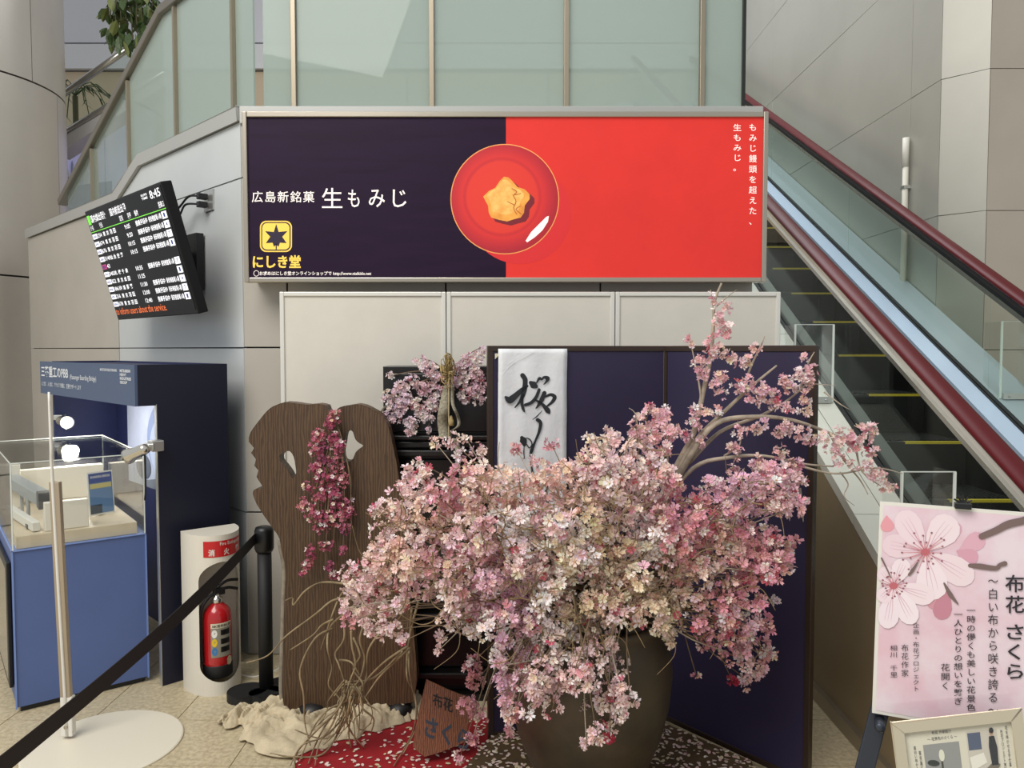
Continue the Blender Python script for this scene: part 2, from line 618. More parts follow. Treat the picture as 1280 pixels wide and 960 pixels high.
def strip(mb, x0, x1, zfun, th, ys, drop=0.0):
    """slab following zfun over ys between x0 and x1"""
    for i in range(len(ys) - 1):
        a, c = ys[i], ys[i + 1]
        za, zc = zfun(a) + drop, zfun(c) + drop
        mb.hexa([(x0, a, za - th), (x1, a, za - th), (x1, c, zc - th), (x0, c, zc - th),
                 (x0, a, za), (x1, a, za), (x1, c, zc), (x0, c, zc)])


ysd = [YBt, kd, YT]
# side cladding panels
seams = [YBt, 2.55, 3.6, 5.2, 7.0, 8.6, YT]
for i in range(len(seams) - 1):
    a, c = seams[i], seams[i + 1]
    pts = [(a, 0)] + [(c, 0), (c, zd(c) - .05)] + ([(kd, zd(kd) - .05)] if a < kd < c else []) + [(a, zd(a) - .05)]
    b = MB(); b.prism([[Vector((1.36, y + (.003 if y == a else -.003 if y == c else 0), z)) for y, z in pts]], (.03, 0, 0)); b.build('cladding_panel', clad_m, esc)
    b = MB(); b.prism([[Vector((XW - .03, y, z)) for y, z in pts]], (.02, 0, 0))
    if c <= 4.7:
        b.build('cladding_panel', clad_m, esc)
b = MB(); b.box2((1.335, YBt, 0), (1.36, YT, .06)); b.build('floor_trim', steel_dull, esc)
# decks
dks = [YBt, kd, 3.02, 4.4, 6.2, 8.2, YT]
for i in range(1, len(dks)):
    a, c = dks[i - 1] + .002, dks[i] - .002
    b = MB(); strip(b, 1.355, 1.475, zd, .05, [a, c]); b.build('outer_deck', deck_m, esc)
    b = MB(); strip(b, 1.479, 1.575, zd, .05, [a, c]); b.build('outer_deck', deck_m, esc)
b = MB(); strip(b, 2.385, XW - .005, zd, .05, ysd); b.build('outer_deck', mat('far_deck', (182, 192, 200), .3, .3), esc)
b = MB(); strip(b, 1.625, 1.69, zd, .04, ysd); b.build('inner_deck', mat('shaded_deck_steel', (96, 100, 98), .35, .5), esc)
b = MB(); strip(b, 2.245, 2.345, zd, .04, ysd); b.build('inner_deck', sky_deck_m, esc)
for x0, x1 in ((1.575, 1.597), (1.603, 1.625), (2.345, 2.357), (2.363, 2.385)):
    b = MB(); strip(b, x0, x1, zd, .05, ysd, .004); b.build('glass_gasket', rubber, esc)
for x0, x1 in ((1.675, 1.69), (2.268, 2.283)):
    b = MB(); strip(b, x0, x1, zd, .42, ysd, -.04); b.build('skirt', skirt_m, esc)
# glass panes
gy = [1.45, 2.55, 4.03, 5.66, 7.3, 8.9, YT]
for gx, off in ((1.60, 0.0), (2.36, -.22)):
    for i in range(len(gy) - 1):
        a, c = gy[i] + off * (i > 0) + .006, gy[i + 1] + off + -.006
        ys = [a] + [k for k in (kd, kn) if a < k < c] + [c]
        lo = [Vector((gx - .005, y, zd(y) - .03)) for y in ys]
        hi = [Vector((gx - .005, y, zr(y) - .075)) for y in reversed(ys)]
        b = MB(); b.prism([lo + hi], (.01, 0, 0)); b.build('glass_pane', esc_glass, esc)


def sweep(mb, prof, path, closed=True):
    """prof: (side, normal) 2D loop, path in the YZ plane at given x: (x, y, z)"""
    vs = []; fs = []; n = len(prof)
    for i, p in enumerate(path):
        t = (Vector(path[min(i + 1, len(path) - 1)]) - Vector(path[max(i - 1, 0)])).normalized()
        side = Vector((1, 0, 0)); nrm = side.cross(t)
        for a, c in prof:
            vs.append(Vector(p) + side * a + nrm * c)
    for i in range(len(path) - 1):
        for k in range(n):
            j = (k + 1) % n
            fs.append((i * n + k, i * n + j, (i + 1) * n + j, (i + 1) * n + k))
    fs.append(tuple(reversed(range(n)))); fs.append(tuple(range((len(path) - 1) * n, len(path) * n)))
    mb.add(vs, fs)


def hand_path(x, dz):
    pts = []
    for k in range(9):  # newel curve
        w = -math.pi / 2 + math.pi * k / 8
        pts.append((x, 1.35 - (.27 + dz) * math.cos(w), .63 + (.27 + dz) * math.sin(w)))
    pts += [(x, kn - .12, .90 + dz), (x, kn + .02, .905 + dz), (x, kn + .15, zr(kn + .15) + dz), (x, 5, zr(5) + dz), (x, YT, zr(YT) + dz)]
    return pts


hp = [(.042 * math.cos(w) * (1.0), .020 * math.sin(w)) for w in [2 * math.pi * k / 14 for k in range(14)]]
gp_ = [(-.03, -.022), (.03, -.022), (.034, .0), (.03, .022), (-.03, .022), (-.034, 0)]
gp2 = [(-.018, -.02), (.018, -.02), (.018, .02), (-.018, .02)]
for x in (1.60, 2.36):
    b = MB(); sweep(b, hp, hand_path(x, -.01)); b.build('handrail', red_rub, esc, smooth=True)
    b = MB(); sweep(b, gp_, hand_path(x, -.045)); b.build('rail_guide', rubber if x > 2 else mat('polished_rail_steel', (228, 226, 220), .28, .7), esc)
    b = MB(); sweep(b, gp2, hand_path(x, -.082)); b.build('glass_clamp', steel, esc)
# steps
z_nose = lambda y: -.97 + ES * y
sd = .40; sh = sd * ES
smesh = None
k = 0
y = 1.82
while y < 9.8:
    if smesh is None:
        b = MB()
        b.box2((1.695, y, -sh + .0), (2.265, y + sd - .004, -.002))
        s0 = b.build('step', step_m, esc); smesh = s0.data
        b = MB(); b.box2((1.96, y - .001, -.012), (2.26, y + .022, 0.0)); l0 = b.build('yellow_edge', yellow, s0); lmesh = l0.data
        b = MB()
        for q in range(26):
            xq = 1.71 + q * .0212
            b.box2((xq, y + .04, -.002), (xq + .010, y + sd - .012, .004))
        t0 = b.build('tread_ribs', step_m, s0); tmesh = t0.data
        s0.location = (0, 0, .20 * 0 + .02)
        zbase = .02
    else:
        so = inst('step', smesh, esc, (0, k * sd, zbase + k * sh))
        inst('yellow_edge', lmesh, so)
        inst('tread_ribs', tmesh, so)
    y += sd; k += 1
b = MB(); b.box2((1.69, YBt, -.004), (2.27, 1.818, .012)); b.build('landing_plate', steel, esc)


# acrylic guard boxes on the decks
def guard(x0, x1, y, h, label):
    z = zd(y)
    g = thing('acrylic_guard', label, 'guard', ((x0 + x1) / 2, y, z), 'clear guards on the escalator deck')
    dz = .14 * ES
    b = MB(); b.box2((x0, y, z + .004), (x1, y + .006, z + h)); b.build('front_pane', clear, g)
    for x in (x0, x1 - .006):
        b = MB()
        b.hexa([(x, y + .006, z + .008), (x + .006, y + .006, z + .008), (x + .006, y + .14, z + .008 + dz), (x, y + .14, z + .008 + dz),
                (x, y + .006, z + h), (x + .006, y + .006, z + h), (x + .006, y + .14, z + h), (x, y + .14, z + h)])
        b.build('side_pane', clear, g)
    em = mat('acrylic_edge', (222, 228, 222), .2)
    for x in (x0, x1 - .006):
        b = MB(); b.box2((x - .001, y - .0015, z + .004), (x + .007, y + .0065, z + h + .001)); b.build('polished_edge', em, g)
    b = MB(); b.box2((x0, y, z + h), (x1, y + .006, z + h + .003)); b.build('polished_edge', em, g)
    b = MB(); b.box2((x0 + .012, y - .012, z + .0), (x1 - .012, y + .0, z + .03)); b.build('bracket', alu, g)
    for x in (x0 + .04, x1 - .04):
        b = MB(); b.lathe((x, y - .012, z + .014), [(.006, 0), (.006, .004), (.003, .006)], 10, (Vector((1, 0, 0)), Vector((0, 0, 1)), Vector((0, -1, 0)))); b.build('screw', steel, g)


guard(1.375, 1.568, 3.75, .38, 'clear acrylic guard on the deck just above the purple screen corner')
guard(1.375, 1.568, 2.70, .39, 'clear acrylic guard on the deck directly behind the blossom poster')
guard(2.40, 2.585, 3.78, .38, 'clear acrylic guard on the far escalator deck beyond both handrails')

# white conduit on the metal wall
pp = thing('wall_conduit', 'white vertical conduit pipe on the metal wall behind the escalator', 'pipe', (XW - .025, 5.09, 1.9))
b = MB(); b.tube([(XW - .026, 5.09, 1.83), (XW - .026, 5.09, 2.80)], .019, 14); b.build('pipe', mat('conduit_white', (214, 210, 196), .6), pp, smooth=True)
b = MB(); b.tube([(XW - .028, 5.09, 2.74), (XW - .028, 5.09, 2.93)], .021, 14); b.build('coupling', mat('conduit_cap', (220, 217, 206), .6), pp, smooth=True)
for z in (1.95, 2.6):
    b = MB(); b.box2((XW - .047, 5.065, z), (XW - .001, 5.115, z + .02)); b.build('clamp', alu, pp)

# ------------------------------------------------------------------ lit advertising sign
YS = 3.70
sgn = thing('advertising_sign', 'wide backlit sign, dark purple and red, showing a cake on a red plate', 'sign', at(630, 352, YS) + Vector((0, .07, 0)))
ppl = Plane((0, YS, 0), (0, -1, 0))
TLs, BRs = at(303, 140, YS), at(957, 353, YS)
TLi, BRi = at(309, 147, YS), at(951, 347, YS)
b = MB(); b.box2((TLs.x + .01, YS + .03, BRs.z + .01), (BRs.x - .01, 3.848, TLs.z - .01)); b.build('housing', mat('sign_housing', (120, 112, 100), .4, .5), sgn)
sil = mat('sign_frame_steel', (176, 168, 154), .28, .75)
for lo, hi in (((TLs.x, YS - .012, BRs.z), (TLi.x, YS + .04, TLs.z)), ((BRi.x, YS - .012, BRs.z), (BRs.x, YS + .04, TLs.z)),
               ((TLi.x, YS - .012, TLi.z), (BRi.x, YS + .04, TLs.z)), ((TLi.x, YS - .012, BRs.z), (BRi.x, YS + .04, BRi.z))):
    b = MB(); b.box2(lo, hi); b.build('frame_bar', sil, sgn, bevel=.004)
xm = at(632.5, 250, YS).x
SE = 0.34
b = MB(); b.box2((TLi.x, YS, BRi.z), (xm, YS + .02, TLi.z)); b.build('purple_face', mat('sign_purple', (36, 20, 44), .45, 0, var=.14, scale=3, emit=SE * .5, stretch=(1, 1, 8), spec=.15), sgn)
b = MB(); b.box2((xm, YS, BRi.z), (BRi.x, YS + .02, TLi.z)); b.build('red_face', mat('sign_red', (208, 52, 46), .45, 0, var=.03, scale=4, emit=SE, spec=.2), sgn)


def sm(off):
    return lambda x, y: ppl(x, y, off)


def printed(name, polys, off, m, parent, mp=None):
    b = MB()
    for lp in polys:
        b.flat([[(mp or sm)(off)(x, y) for x, y in lp]])
    return b.build(name, m, parent)


def radial_mat(name, stops, center, radius, emit=0.0, axis=(1, 0, 1), rough=.35):
    """flat print: ring-shaped colour changes around a printed dish"""
    m = bpy.data.materials.new(name); m.use_nodes = True
    nt = m.node_tree; bs = nt.nodes['Principled BSDF']; bs.inputs['Roughness'].default_value = rough
    tc = nt.nodes.new('ShaderNodeTexCoord'); mp = nt.nodes.new('ShaderNodeMapping')
    mp.inputs['Location'].default_value = tuple(-c / radius for c in center)
    mp.inputs['Scale'].default_value = (1 / radius,) * 3
    g = nt.nodes.new('ShaderNodeTexGradient'); g.gradient_type = 'SPHERICAL'
    r = nt.nodes.new('ShaderNodeValToRGB')
    el = r.color_ramp.elements
    for i, (p, c) in enumerate(stops):
        e = el[i] if i < 2 else el.new(p)
        e.position = p; e.color = lin(c)
    nt.links.new(tc.outputs['Object'], mp.inputs[0]); nt.links.new(mp.outputs[0], g.inputs[0])
    nt.links.new(g.outputs['Fac'], r.inputs[0]); nt.links.new(r.outputs[0], bs.inputs['Base Color'])
    nt.links.new(r.outputs[0], bs.inputs['Emission Color']); bs.inputs['Emission Strength'].default_value = emit
    return m


so = ORG[sgn.name]
pc = at(631, 249, YS) - so
pr = (at(699, 249, YS) - at(631, 249, YS)).x
b = MB(); b.flat([[ppl(x, y, .0006) for x, y in ell(650, 268, 64, 62, 48)]])
b.build('printed_plate_tone', mat('sign_red_deep', (200, 38, 40), .35, emit=SE), sgn)
printed('plate_print', [ell(631, 249, 68, 69, 64)], .0012, mat('plate_rim_gold', (226, 150, 84), .3, emit=SE), sgn)
printed('plate_print', [ell(631, 249, 66.8, 67.8, 64)], .0018,
        radial_mat('plate_red', [(0.0, (160, 28, 40)), (0.12, (178, 34, 42)), (.26, (198, 42, 40)), (.31, (184, 36, 40)), (.36, (206, 50, 38)), (1.0, (210, 54, 36))], pc + Vector((-.012, 0, .01)), pr, SE), sgn)
# printed highlight and cake
printed('plate_gloss_print', [[(657, 301), (664, 290), (674, 280), (683, 271), (686, 270), (685, 277), (678, 288), (668, 297), (659, 303)]], .0024, mat('print_white', (250, 240, 232), .35, emit=SE), sgn)
cake = [(604, 246), (611, 239), (619, 235), (625, 226), (630, 221), (636, 222), (641, 227), (647, 234), (656, 237), (662, 243), (662, 249), (656, 257), (655, 266), (651, 272), (643, 274), (634, 277), (624, 275), (614, 272), (611, 266), (610, 257)]
printed('cake_print', [[(x + 5 + (1 if x > 640 else 0), y + 5) for x, y in cake]], .0024, mat('print_maroon', (110, 22, 34), .4, emit=SE), sgn)
printed('cake_print', [cake], .0030, mat('cake_gold', (226, 158, 66), .5, 0, var=.2, scale=22, rgb2=(206, 128, 44), emit=SE), sgn)
printed('cake_print', [[(631 + (x - 631) * .8 - 1, 248 + (y - 248) * .8 - 2) for x, y in cake]], .0036, mat('cake_light', (236, 182, 98), .5, 0, var=.16, scale=30, rgb2=(220, 150, 66), emit=SE), sgn)
crk = MB()
for st in ([(640, 236, 1), (646, 240, 1.4), (642, 244, 1.2), (651, 242, .8)], [(641, 244, 1), (645, 252, 1.3), (642, 260, 1.2), (646, 268, 1)],
           [(634, 252, .8), (642, 256, 1.2)], [(650, 258, .8), (645, 262, 1.2), (652, 268, .8)]):
    stroke(crk, st, sm(.0042), 3)
crk.build('cake_print', mat('cake_crack', (168, 96, 30), .5, emit=SE), sgn)
wt = mat('print_white', (250, 240, 232))
gold = mat('print_gold', (240, 200, 84), .35, emit=SE)
letter(sgn, sm(.001), wt, '広島新銘菓', (315, 239, 393, 253), .004, track=1.16)
letter(sgn, sm(.001), wt, '生', (402.5, 235, 428, 260), .0)
for k_, c_ in enumerate('もみじ'):
    letter(sgn, sm(.001), wt, c_, ((435, 461, 491)[k_], 237, (449.5, 481, 508)[k_], 259), .004)
b = MB(); text(b, 'にしき堂', (316, 319, 376, 335), sm(.001), .03); b.build('lettering', gold, sgn)
b = MB(); text(b, '◯お求めはにしき堂オンラインショップで http://www.nisikido.net', (317, 338, 464, 345.5), sm(.001), .012); b.build('lettering', wt, sgn)
b = MB(); text(b, 'もみじ饅頭を超えた、', (936, 155, 946, 281), sm(.001), .006, vertical=True, line=1.3); b.build('lettering', wt, sgn)
b = MB(); text(b, '生もみじ。', (916.5, 155, 926.5, 214), sm(.001), .006, vertical=True, line=1.3); b.build('lettering', wt, sgn)


def rrect(x0, y0, x1, y1, r, n=6):
    pts = []
    for cx, cy, a in ((x1 - r, y0 + r, -90), (x1 - r, y1 - r, 0), (x0 + r, y1 - r, 90), (x0 + r, y0 + r, 180)):
        for k in range(n + 1):
            w = math.radians(a + 90 * k / n)
            pts.append((cx + r * math.cos(w), cy + r * math.sin(w)))
    return pts


dk = mat('logo_dark', (40, 28, 50), .35, emit=SE * .6)
printed('logo_print', [rrect(325, 276, 365, 315, 8)], .001, gold, sgn)
printed('logo_print', [rrect(326.6, 277.6, 363.4, 313.4, 7)], .0016, dk, sgn)
printed('logo_print', [rrect(328, 279, 362, 312, 6)], .0022, gold, sgn)
star = []
leaf = [(345.5, 280), (348.5, 290), (359.5, 289), (353, 296), (358.5, 304), (350, 303.5), (348.5, 308.5), (345.5, 306), (342.5, 308.5), (341, 303.5), (332.5, 304), (338, 296), (331.5, 289), (342.5, 290)]
printed('logo_print', [leaf], .0028, dk, sgn)
printed('logo_print', [[(344.8, 305), (346.2, 305), (346.2, 312), (344.8, 312)]], .0028, dk, sgn)

# ------------------------------------------------------------------ flight information screen
tv = thing('information_screen', 'black tilted flight information screen on the angled wall', 'screen', wl(.576, 1.85, 0))
TH = .267
tvu = -WU  # screen right as seen
tvv = UP * math.cos(TH) + WN * math.sin(TH)
tvn = tvu.cross(tvv).normalized()
if tvn.dot(WN) < 0:
    tvn = -tvn
tc_ = wl(.576, 2.024, .30)
tw, th_ = 1.118, .627
b = MB(); b.box(tc_ - tvn * .026, (tw, th_, .052), (tvu, tvv, tvn)); b.build('casing', mat('tv_casing', (14, 14, 15), .45, spec=.3), tv, bevel=.005)
scr = mat('tv_screen', (12, 12, 15), .4, emit=.1, spec=.2)
b = MB(); b.box(tc_ + tvn * .001 + tvv * .004, (tw - .03, th_ - .035, .002), (tvu, tvv, tvn)); b.build('display_panel', scr, tv)
b = MB(); b.box(tc_ - tvn * .085, (.50, .36, .066), (tvu, tvv, tvn)); b.build('back_cover', mat('tv_back', (30, 30, 32), .5), tv, bevel=.01)
b = MB(); b.box(wl(.576, 2.02, .03), (.30, .04, .30), (WU, WN, UP)); b.build('wall_plate', black, tv)
b = MB(); b.box(wl(.576, 2.0, .10), (.07, .12, .16), (WU, WN, UP)); b.build('arm', black, tv)
tlv = tc_ - tvu * (tw / 2 - .016) + tvv * (th_ / 2 - .016)
tm = uvmap(tlv, tvu * (tw - .032), -tvv * (th_ - .032), tvn * .0035)
tm2 = uvmap(tlv, tvu * (tw - .032), -tvv * (th_ - .032), tvn * .0045)
lit = mat('screen_white', (235, 235, 240), .4, emit=.9)
grn = mat('screen_green', (110, 210, 60), .4, emit=.8)
org_ = mat('screen_orange', (225, 105, 50), .4, emit=.8)


def srect(name, u0, v0, u1, v1, m, mp=tm):
    b = MB(); b.quad(mp(u0, v0), mp(u1, v0), mp(u1, v1), mp(u0, v1)); return b.build(name, m, tv)


srect('green_rule', 0.0, .172, 1.0, .178, grn)
srect('icon_tile', .005, .02, .045, .105, grn)
for s_, r_ in (('国内線出発便', (.055, .025, .28, .095)), ('国内航班出發', (.34, .025, .56, .095)), ('8:45', (.87, .01, .985, .075)), ('現在時刻', (.77, .015, .84, .035)), ('TIME', (.77, .042, .84, .06))):
    letter(tv, tm, lit, s_, r_, .01)
for u0, t in ((.01, '便名'), (.15, '行先'), (.44, '定刻'), (.55, '変更'), (.64, '備考'), (.93, '搭乗口')):
    letter(tv, tm, lit, t, (u0, .112, u0 + (.045 if u0 < .9 else .06), .16), .006)
rows_ = [('ANA', '254', '東京羽田', '9:05', 1), ('JAL', '674', '東京羽田', '9:20', 1), ('ANA', '676', '東京羽田', '10:15', 1), ('ANA', '3140', '仙台空港', '10:15', 1),
         ('IBX', '43', '', '', 0), ('JAL', '3403', '札幌千歳', '10:35', 1), ('ANA', '822', '東京成田', '11:25', 2), ('ANA', '1861', '沖縄那覇', '11:30', 1), ('JAL', '256', '東京羽田', '12:00', 1), ('ANA', '678', '東京羽田', '12:40', 1)]
v = .195
for i, (al, no, dst, tm_, full) in enumerate(rows_):
    hh = .046
    u_off = .004
    o = srect('airline_tile', u_off, v, u_off + .07, v + hh, mat('tile_pink', (170, 50, 110), .4, emit=.6) if i == 4 else lit)
    b = MB(); text(b, al, (u_off + .008, v + .01, u_off + .062, v + hh - .01), tm2, .02); b.build('airline_lettering', mat('tile_blue', (40, 60, 130), .4, emit=.3), tv)
    letter(tv, tm, lit, no, (.08, v + .004, .08 + .021 * len(no), v + hh - .004), .012)
    for k, ch in enumerate(dst):
        letter(tv, tm, lit, ch, (.165 + k * .05, v + .002, .197 + k * .05, v + hh - .002), .02)
    if tm_:
        letter(tv, tm, lit, tm_, (.46 if len(tm_) == 5 else .475, v + .004, .545, v + hh - .004), .012)
    if full == 1:
        letter(tv, tm, lit, '搭乗手続中', (.62, v, .765, v + hh), .02); letter(tv, tm, lit, '保安検査場入場', (.78, v, .925, v + hh), .014)
    if full:
        srect('gate_tile', .935, v - .004, .99, v + hh + .006, lit)
        b = MB(); text(b, str((i * 3) % 9 + 1), (.955, v + .006, .972, v + hh - .006), tm2, .01); b.build('gate_lettering', mat('tile_blue', (40, 60, 130)), tv)
    v += .0725
b = MB(); text(b, 'to inform users about the service.', (.005, .91, .69, .975), tm, .004); b.build('ticker_lettering', org_, tv)

ox = thing('wall_outlet', 'small steel wall outlet with black plugs beside the information screen', 'outlet', Plane(W0, WN)(263, 265))
wpl = Plane(W0, WN)
b = MB()
c4 = [wpl(257, 240, .001), wpl(268, 236, .001), wpl(268, 262, .001), wpl(257, 266, .001)]
b.prism([c4], WN * .008); b.build('cover_plate', alu, ox)
for yy in (247, 257):
    p = wpl(262, yy, .01)
    b = MB(); b.box(p + WN * .03, (.035, .05, .03), (WU, WN, UP)); b.build('plug', black, ox, bevel=.004)
tvr = tc_ + tvu * .2 - tvn * .12 + tvv * .05
for k, yy in enumerate((247, 257)):
    b = MB(); p = wpl(262, yy, .06)
    b.tube([p, wpl(252 - 4 * k, yy + 1, .07), wpl(243, yy + 14, .08), wpl(236, yy + 22 - 4 * k, .09), wpl(228, 268, .1), tvr], .006, 6, 5); b.build('cable', rubber, tv, smooth=True)

# ------------------------------------------------------------------ white display partition panels
pan_m = mat('partition_cloth', (214, 209, 198), .75, 0, var=.03, scale=3, bump=.1, bscale=250)
frm_m = mat('partition_frame', (222, 220, 212), .35, .2)
YP = 3.60
pxe = [350, 558, 768.5, 975]
zt = at(600, 365, YP).z
for i, lab in enumerate(('white partition panel beside the pillar, behind the wooden slab', 'white partition panel behind the hanging calligraphy, middle of three', 'white partition panel at the escalator end, behind the tall pink branch')):
    xa, xb = at(pxe[i], 400, YP).x + .002, at(pxe[i + 1], 400, YP).x - .002
    p = thing('partition_panel', lab, 'partition', ((xa + xb) / 2, YP, 0), 'white partition panels under the sign')
    b = MB(); b.box2((xa + .018, YP - .004, .12), (xb - .018, YP + .014, zt - .016)); b.build('board', pan_m, p)
    for lo, hi in (((xa, YP - .012, .02), (xa + .02, YP + .02, zt)), ((xb - .02, YP - .012, .02), (xb, YP + .02, zt)), ((xa + .02, YP - .012, zt - .02), (xb - .02, YP + .02, zt)), ((xa + .02, YP - .012, .1), (xb - .02, YP + .02, .125))):
        b = MB(); b.box2(lo, hi); b.build('frame_bar', frm_m, p, bevel=.003)
    for x in (xa + .01, xb - .01):
        b = MB(); b.box2((x - .009, YP - .02, 0.0), (x + .009, YP + .18, .02)); b.build('foot', frm_m, p, bevel=.003)

# ------------------------------------------------------------------ black chest
YC = 3.36
bl = mat('black_lacquer', (24, 21, 20), .3, 0, var=.2, scale=3)
bl2 = mat('black_lacquer_front', (17, 15, 15), .25)
xa, xb = at(478, 500, YC).x, at(640, 500, YC).x
zt_ = at(500, 458, YC).z
ch = thing('black_cabinet', 'tall black lacquer cabinet with ledges between wooden slab and purple screen', 'cabinet', ((xa + xb) / 2, YC, 0))
b = MB(); b.box2((xa, YC + .02, .03), (xb, YC + .19, zt_)); b.build('body', bl, ch, bevel=.003)
b = MB(); b.box2((xa + .02, YC - .005, at(0, 540, YC).z), (xb - .01, YC + .018, zt_ - .03)); b.build('upper_door', bl2, ch, bevel=.004)
for y0, y1, d in ((543, 549, .045), (551, 559, .03), (561, 569, .05), (764, 772, .04), (836, 843, .05)):
    b = MB(); b.box2((xa - .004, YC - d, at(0, y1, YC).z), (xb, YC + .018, at(0, y0, YC).z)); b.build('ledge', bl, ch, bevel=.005)
for y0, y1 in ((574, 660), (666, 760), (776, 832)):
    b = MB(); b.box2((xa + .015, YC - .005, at(0, y1, YC).z), (xb - .01, YC + .018, at(0, y0, YC).z)); b.build('drawer_front', bl2, ch, bevel=.004)
b = MB(); b.box2((xa - .004, YC - .03, 0), (xb, YC + .19, .03)); b.build('plinth', bl, ch, bevel=.003)

# ------------------------------------------------------------------ wooden slab
YSL = 3.16


def wood(name, c0, c1, c2, rough=.55, scale=2.2, sc=(1, 1, .22), dist=6.0):
    m = bpy.data.materials.new(name); m.use_nodes = True
    nt = m.node_tree; bs = nt.nodes['Principled BSDF']; bs.inputs['Roughness'].default_value = rough
    tc = nt.nodes.new('ShaderNodeTexCoord'); mp = nt.nodes.new('ShaderNodeMapping'); mp.inputs['Scale'].default_value = sc
    nt.links.new(tc.outputs['Object'], mp.inputs[0])
    w = nt.nodes.new('ShaderNodeTexWave'); w.bands_direction = 'X'; w.inputs['Scale'].default_value = scale * 3
    w.inputs['Distortion'].default_value = dist; w.inputs['Detail'].default_value = 4; w.inputs['Detail Scale'].default_value = 1.6
    nt.links.new(mp.outputs[0], w.inputs['Vector'])
    n = nt.nodes.new('ShaderNodeTexNoise'); n.inputs['Scale'].default_value = 3; n.inputs['Detail'].default_value = 7
    nt.links.new(mp.outputs[0], n.inputs['Vector'])
    mx = nt.nodes.new('ShaderNodeMath'); mx.operation = 'MULTIPLY_ADD'; mx.inputs[1].default_value = .45; mx.inputs[2].default_value = 0
    nt.links.new(w.outputs['Fac'], mx.inputs[0])
    ad = nt.nodes.new('ShaderNodeMath'); ad.operation = 'MULTIPLY_ADD'; ad.inputs[1].default_value = .6
    nt.links.new(n.outputs['Fac'], ad.inputs[0]); nt.links.new(mx.outputs[0], ad.inputs[2])
    r = nt.nodes.new('ShaderNodeValToRGB'); r.color_ramp.elements[0].color = lin(c0); r.color_ramp.elements[0].position = .2
    r.color_ramp.elements[1].color = lin(c2); r.color_ramp.elements[1].position = .8
    e = r.color_ramp.elements.new(.5); e.color = lin(c1)
    nt.links.new(ad.outputs[0], r.inputs[0]); nt.links.new(r.outputs[0], bs.inputs['Base Color'])
    bp = nt.nodes.new('ShaderNodeBump'); bp.inputs['Strength'].default_value = .12; bp.inputs['Distance'].default_value = .01
    nt.links.new(ad.outputs[0], bp.inputs['Height']); nt.links.new(bp.outputs[0], bs.inputs['Normal'])
    MATS[name] = m
    return m


slab_m = wood('slab_wood', (58, 42, 28), (80, 59, 41), (98, 74, 51), rough=.45, scale=9, sc=(1, 1, .16), dist=9)
outl = [(346, 506), (356, 503), (372, 504.5), (386, 506), (398, 505), (408, 507), (410, 512), (414, 516), (420, 513), (425, 509), (436, 507), (447, 505.5), (456, 507), (466, 512),
        (477, 519), (484, 530), (488, 543), (491, 556), (495, 575), (499, 598), (502, 625), (505, 655), (508, 690), (511, 725), (514, 760), (517, 790), (520, 825), (521, 850), (518, 868), (514, 878),
        (480, 882), (440, 888), (400, 892), (372, 894), (362, 891), (355, 882), (353, 860), (354, 820), (355, 780), (356, 745), (357, 722), (356, 704), (352, 688), (350, 674), (344, 664), (336, 653), (328, 641), (321, 630), (317, 620),
        (317, 613), (323, 611), (330, 612), (326, 604), (321, 596), (323, 588), (318, 582), (320, 574), (314, 566), (318, 560), (311, 552), (313, 541), (320, 531), (330, 518), (338, 510)]
h1 = [(350, 569), (356, 565), (362, 564), (367, 571), (369, 582), (370, 592), (366, 598), (361, 590), (355, 582), (350, 576)]
h2 = [(432, 542), (437, 538), (441, 540), (444, 549), (449, 554), (454, 557), (449, 561), (444, 566), (441, 574), (435, 577), (430, 575), (428, 565), (430, 554)]
slab = thing('wooden_slab', 'tall natural edge wooden slab with two holes standing upright', 'wood slab', fl(440, 893))


def smoothloop(l, k=2):
    P = [Vector((x, y, 0)) for x, y in l]; n = len(P); out = []
    for i in range(n):
        p0, p1, p2, p3 = P[i - 1], P[i], P[(i + 1) % n], P[(i + 2) % n]
        for j in range(k):
            t = j / k
            q = 0.5 * ((2 * p1) + (p2 - p0) * t + (2 * p0 - 5 * p1 + 4 * p2 - p3) * t * t + (3 * p1 - p0 - 3 * p2 + p3) * t ** 3)
            out.append((q.x, q.y))
    return out


b = MB(); b.prism([[at(x, y, YSL) for x, y in smoothloop(l)] for l in (outl, h1, h2)], (0, .065, 0))
so_ = b.build('board', slab_m, slab, bevel=.006)
# pale bark rim along the lower edge
rim = [(352.5, 688), (350.5, 676), (356.5, 704), (357, 722), (356, 745), (355, 780), (354, 820), (353, 860), (355, 880)]
b = MB(); b.tube([at(x - .5, y, YSL + .03) for x, y in [(350, 676), (355.5, 702), (356.5, 722), (355.5, 745), (354.5, 780), (353.5, 820), (352.5, 860), (355, 880)]], .012, 6, 3); b.build('sapwood_edge', mat('sapwood', (150, 138, 122), .7, var=.2, scale=20), slab, smooth=True)
for i, (x, y, s) in enumerate(((391, 893, 1.0), (500, 872, .85))):
    c = fl(x, y + 8); c.y = YSL + .02; c.x = at(x, 890, c.y).x
    b = MB(); b.lathe(c, [(.03 * s, 0), (.058 * s, .012), (.065 * s, .035), (.05 * s, .06), (.02 * s, .07)], 14)
    o = b.build('support_stone', mat('dark_stone', (24, 22, 22), .45), None, smooth=True)
    tag(o, ('rounded black stone under the wooden slab, nearest the barrier post', 'rounded black stone under the wooden slab, nearest the black cabinet')[i], 'stone', 'stones holding the slab')

